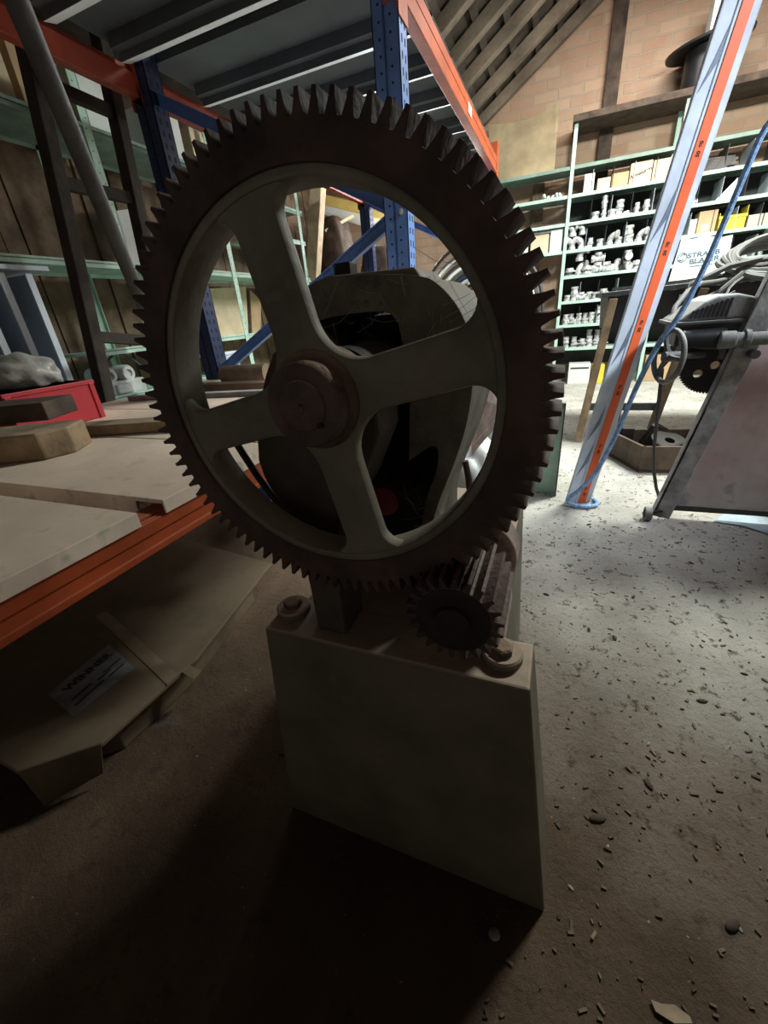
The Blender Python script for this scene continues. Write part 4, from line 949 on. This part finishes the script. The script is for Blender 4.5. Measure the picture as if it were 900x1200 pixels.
# ================================================================== MINT PANEL AND PLASTIC behind the gear
mp_ = thing('mint_sheet_metal', 'mint green sheet-metal panel standing on the floor behind the gear', 'panel', (-.05,2.33,0))
MB().box((-.36,2.34,0),(.058,2.348,.50)).build('sheet', M_MINT, mp_); MB().box((.058,2.29,0),(.064,2.348,.52)).build('edge_flange', M_DGREYM, mp_); MB().box((-.36,2.30,.49),(.058,2.348,.52)).build('top_flange', M_MINTD, mp_)
tag(blob((-.30,1.95,0), .17,.17,.26, M_PLAST, 'plastic_sack', 21, .35, 5), 'crumpled white plastic sack on the floor behind the machine', 'sack')

# ================================================================== SMALL THINGS ON THE FLOOR
tag(blob((onz(579,1096,0).x,onz(579,1096,0).y,0), .010,.009,.008, M_STONE, 'pebble', 5, .1, 3), 'pale pebble on the dark floor just in front of the pedestal', 'pebble')
P = [onz(x, y, .003) for x, y in ((762,1172),(775,1177),(790,1178),(808,1192),(811,1200),(790,1200),(768,1186))]
tag(MB().slab(P, (0,0,1), .003).build('wood_chip', M_PLANK), 'large pale wood chip at the bottom edge of the floor', 'wood chip')
chips = [((330,885),.008),((712,993),.005),((669,1041),.006),((858,1085),.014),((760,920),.012),((823,822),.012),((690,738),.010),((640,697),.011),((760,872),.006),((866,1088),.006),((700,960),.016),((720,748),.012),((872,790),.008),((742,700),.010),((810,660),.010),((690,615),.012)]
chn = ['beside the left edge of the pedestal','in the middle of the foreground floor, small and pale','just right of the lower pedestal corner','near the lower right photo edge, large and dark','right of the pedestal, largest dark crumb','at mid right, long and dark','below the shadow edge, beside the gear','just right of the pinion','right of the pedestal, small pale speck','near the lower right edge, small speck beside the dark one','right of the lower pedestal, long brown sliver','in the middle of the lit floor strip','at the right photo edge','on the shadow boundary in front of the caster','in the shadow below the slanting panel','near the foot of the leaning rail']
for i, ((x, y), s) in enumerate(chips):
    p = onz(x, y, 0); o = blob((p.x,p.y,0), s*1.1, s*.5, s*.3, M_STONE if i in (1,2,8,9) else M_WOODD, 'floor_crumb', 40+i, .35, 2)
    o.rotation_euler.z = i*1.3
    tag(o, 'floor crumb %s' % chn[i], 'debris', 'larger floor crumbs')
deb = MB(); rnd = random.Random(99)
for i in range(1500):
    y = .15+2.6*rnd.random()**1.1; x = rnd.uniform(-.25,1.0)*(.5+.6*y)+.12; s = rnd.uniform(.001,.0042)
    if -.50 < x < .085 and .38 < y < 1.2: continue
    a = rnd.uniform(0, PI); u = Vector((math.cos(a), math.sin(a), rnd.uniform(-.2,.2)))*s*rnd.uniform(.8,2.2); v = Vector((-math.sin(a), math.cos(a), 0))*s*.6
    deb.obox((x,y,.0015+abs(u.z)), u, v, (0,0,.0012))
tag(deb.build('floor_debris', mat('mixed_wood_crumbs', (.22,.155,.10), .85, 0, .8, 9, 0, col2=(.035,.026,.02)), origin=(0,0,0)), 'scattered fine wood crumbs on the dusty floor', 'debris', kind='stuff')

# ================================================================== LIGHT
def area(name, loc, target, sx, sy, energy, col, spread=180):
    l_ = bpy.data.lights.new(name, 'AREA'); l_.shape = 'RECTANGLE'; l_.size = sx; l_.size_y = sy; l_.energy = energy; l_.color = col; l_.spread = R(spread)
    o = bpy.data.objects.new(name, l_); COL.objects.link(o); o.location = loc
    o.rotation_euler = (Vector(target)-Vector(loc)).to_track_quat('-Z', 'Y').to_euler(); return o
area('tube_lamp', (1.35,3.57,2.95), (.9,4.3,0), 1.3, .25, 270, (.93,1.0,.93), 180)
area('gable_lamp', (.7,5.1,3.35), (.5,5.9,1.2), 1.4, .3, 48, (1.0,.95,.86))
area('rail_fill_light', (2.4,1.6,3.0), (.28,2.25,1.05), 1.0, .3, 13, (.84,.92,1.0), 48)  # added narrow fill, no visible source, brightens the leaning rail
area('left_corner_fill', (-1.2,5.3,2.15), (-2.9,3.6,1.3), .9, .2, 42, (1.0,.98,.92))  # added fill, no visible source, brightens the far left shelving
area('deck_lip_fill', (-2.0,5.9,1.75), (-1.6,2.0,1.9), .12, .8, 26, (.88,.97,1.0))  # added fill hidden behind the front upright, lights the deck lips
w = bpy.data.worlds.new('world'); sc.world = w; w.use_nodes = True
wn = w.node_tree; bg = wn.nodes['Background']
tcw = wn.nodes.new('ShaderNodeTexCoord'); sxw = wn.nodes.new('ShaderNodeSeparateXYZ'); wn.links.new(tcw.outputs['Generated'], sxw.inputs[0])
rw = wn.nodes.new('ShaderNodeValToRGB'); ab = wn.nodes.new('ShaderNodeMath'); ab.operation = 'ABSOLUTE'
wn.links.new(sxw.outputs['Z'], ab.inputs[0]); wn.links.new(ab.outputs[0], rw.inputs['Fac'])
rw.color_ramp.elements[0].position = .07; rw.color_ramp.elements[0].color = (1.0,.88,.74,1)
rw.color_ramp.elements[1].position = .40; rw.color_ramp.elements[1].color = (.02,.018,.015,1)
wn.links.new(rw.outputs[0], bg.inputs['Color']); bg.inputs['Strength'].default_value = .31
sc.view_settings.view_transform = 'Standard'; sc.view_settings.look = 'None'; sc.view_settings.gamma = 1; sc.view_settings.use_curve_mapping = False
sc.view_settings.exposure = 0.0
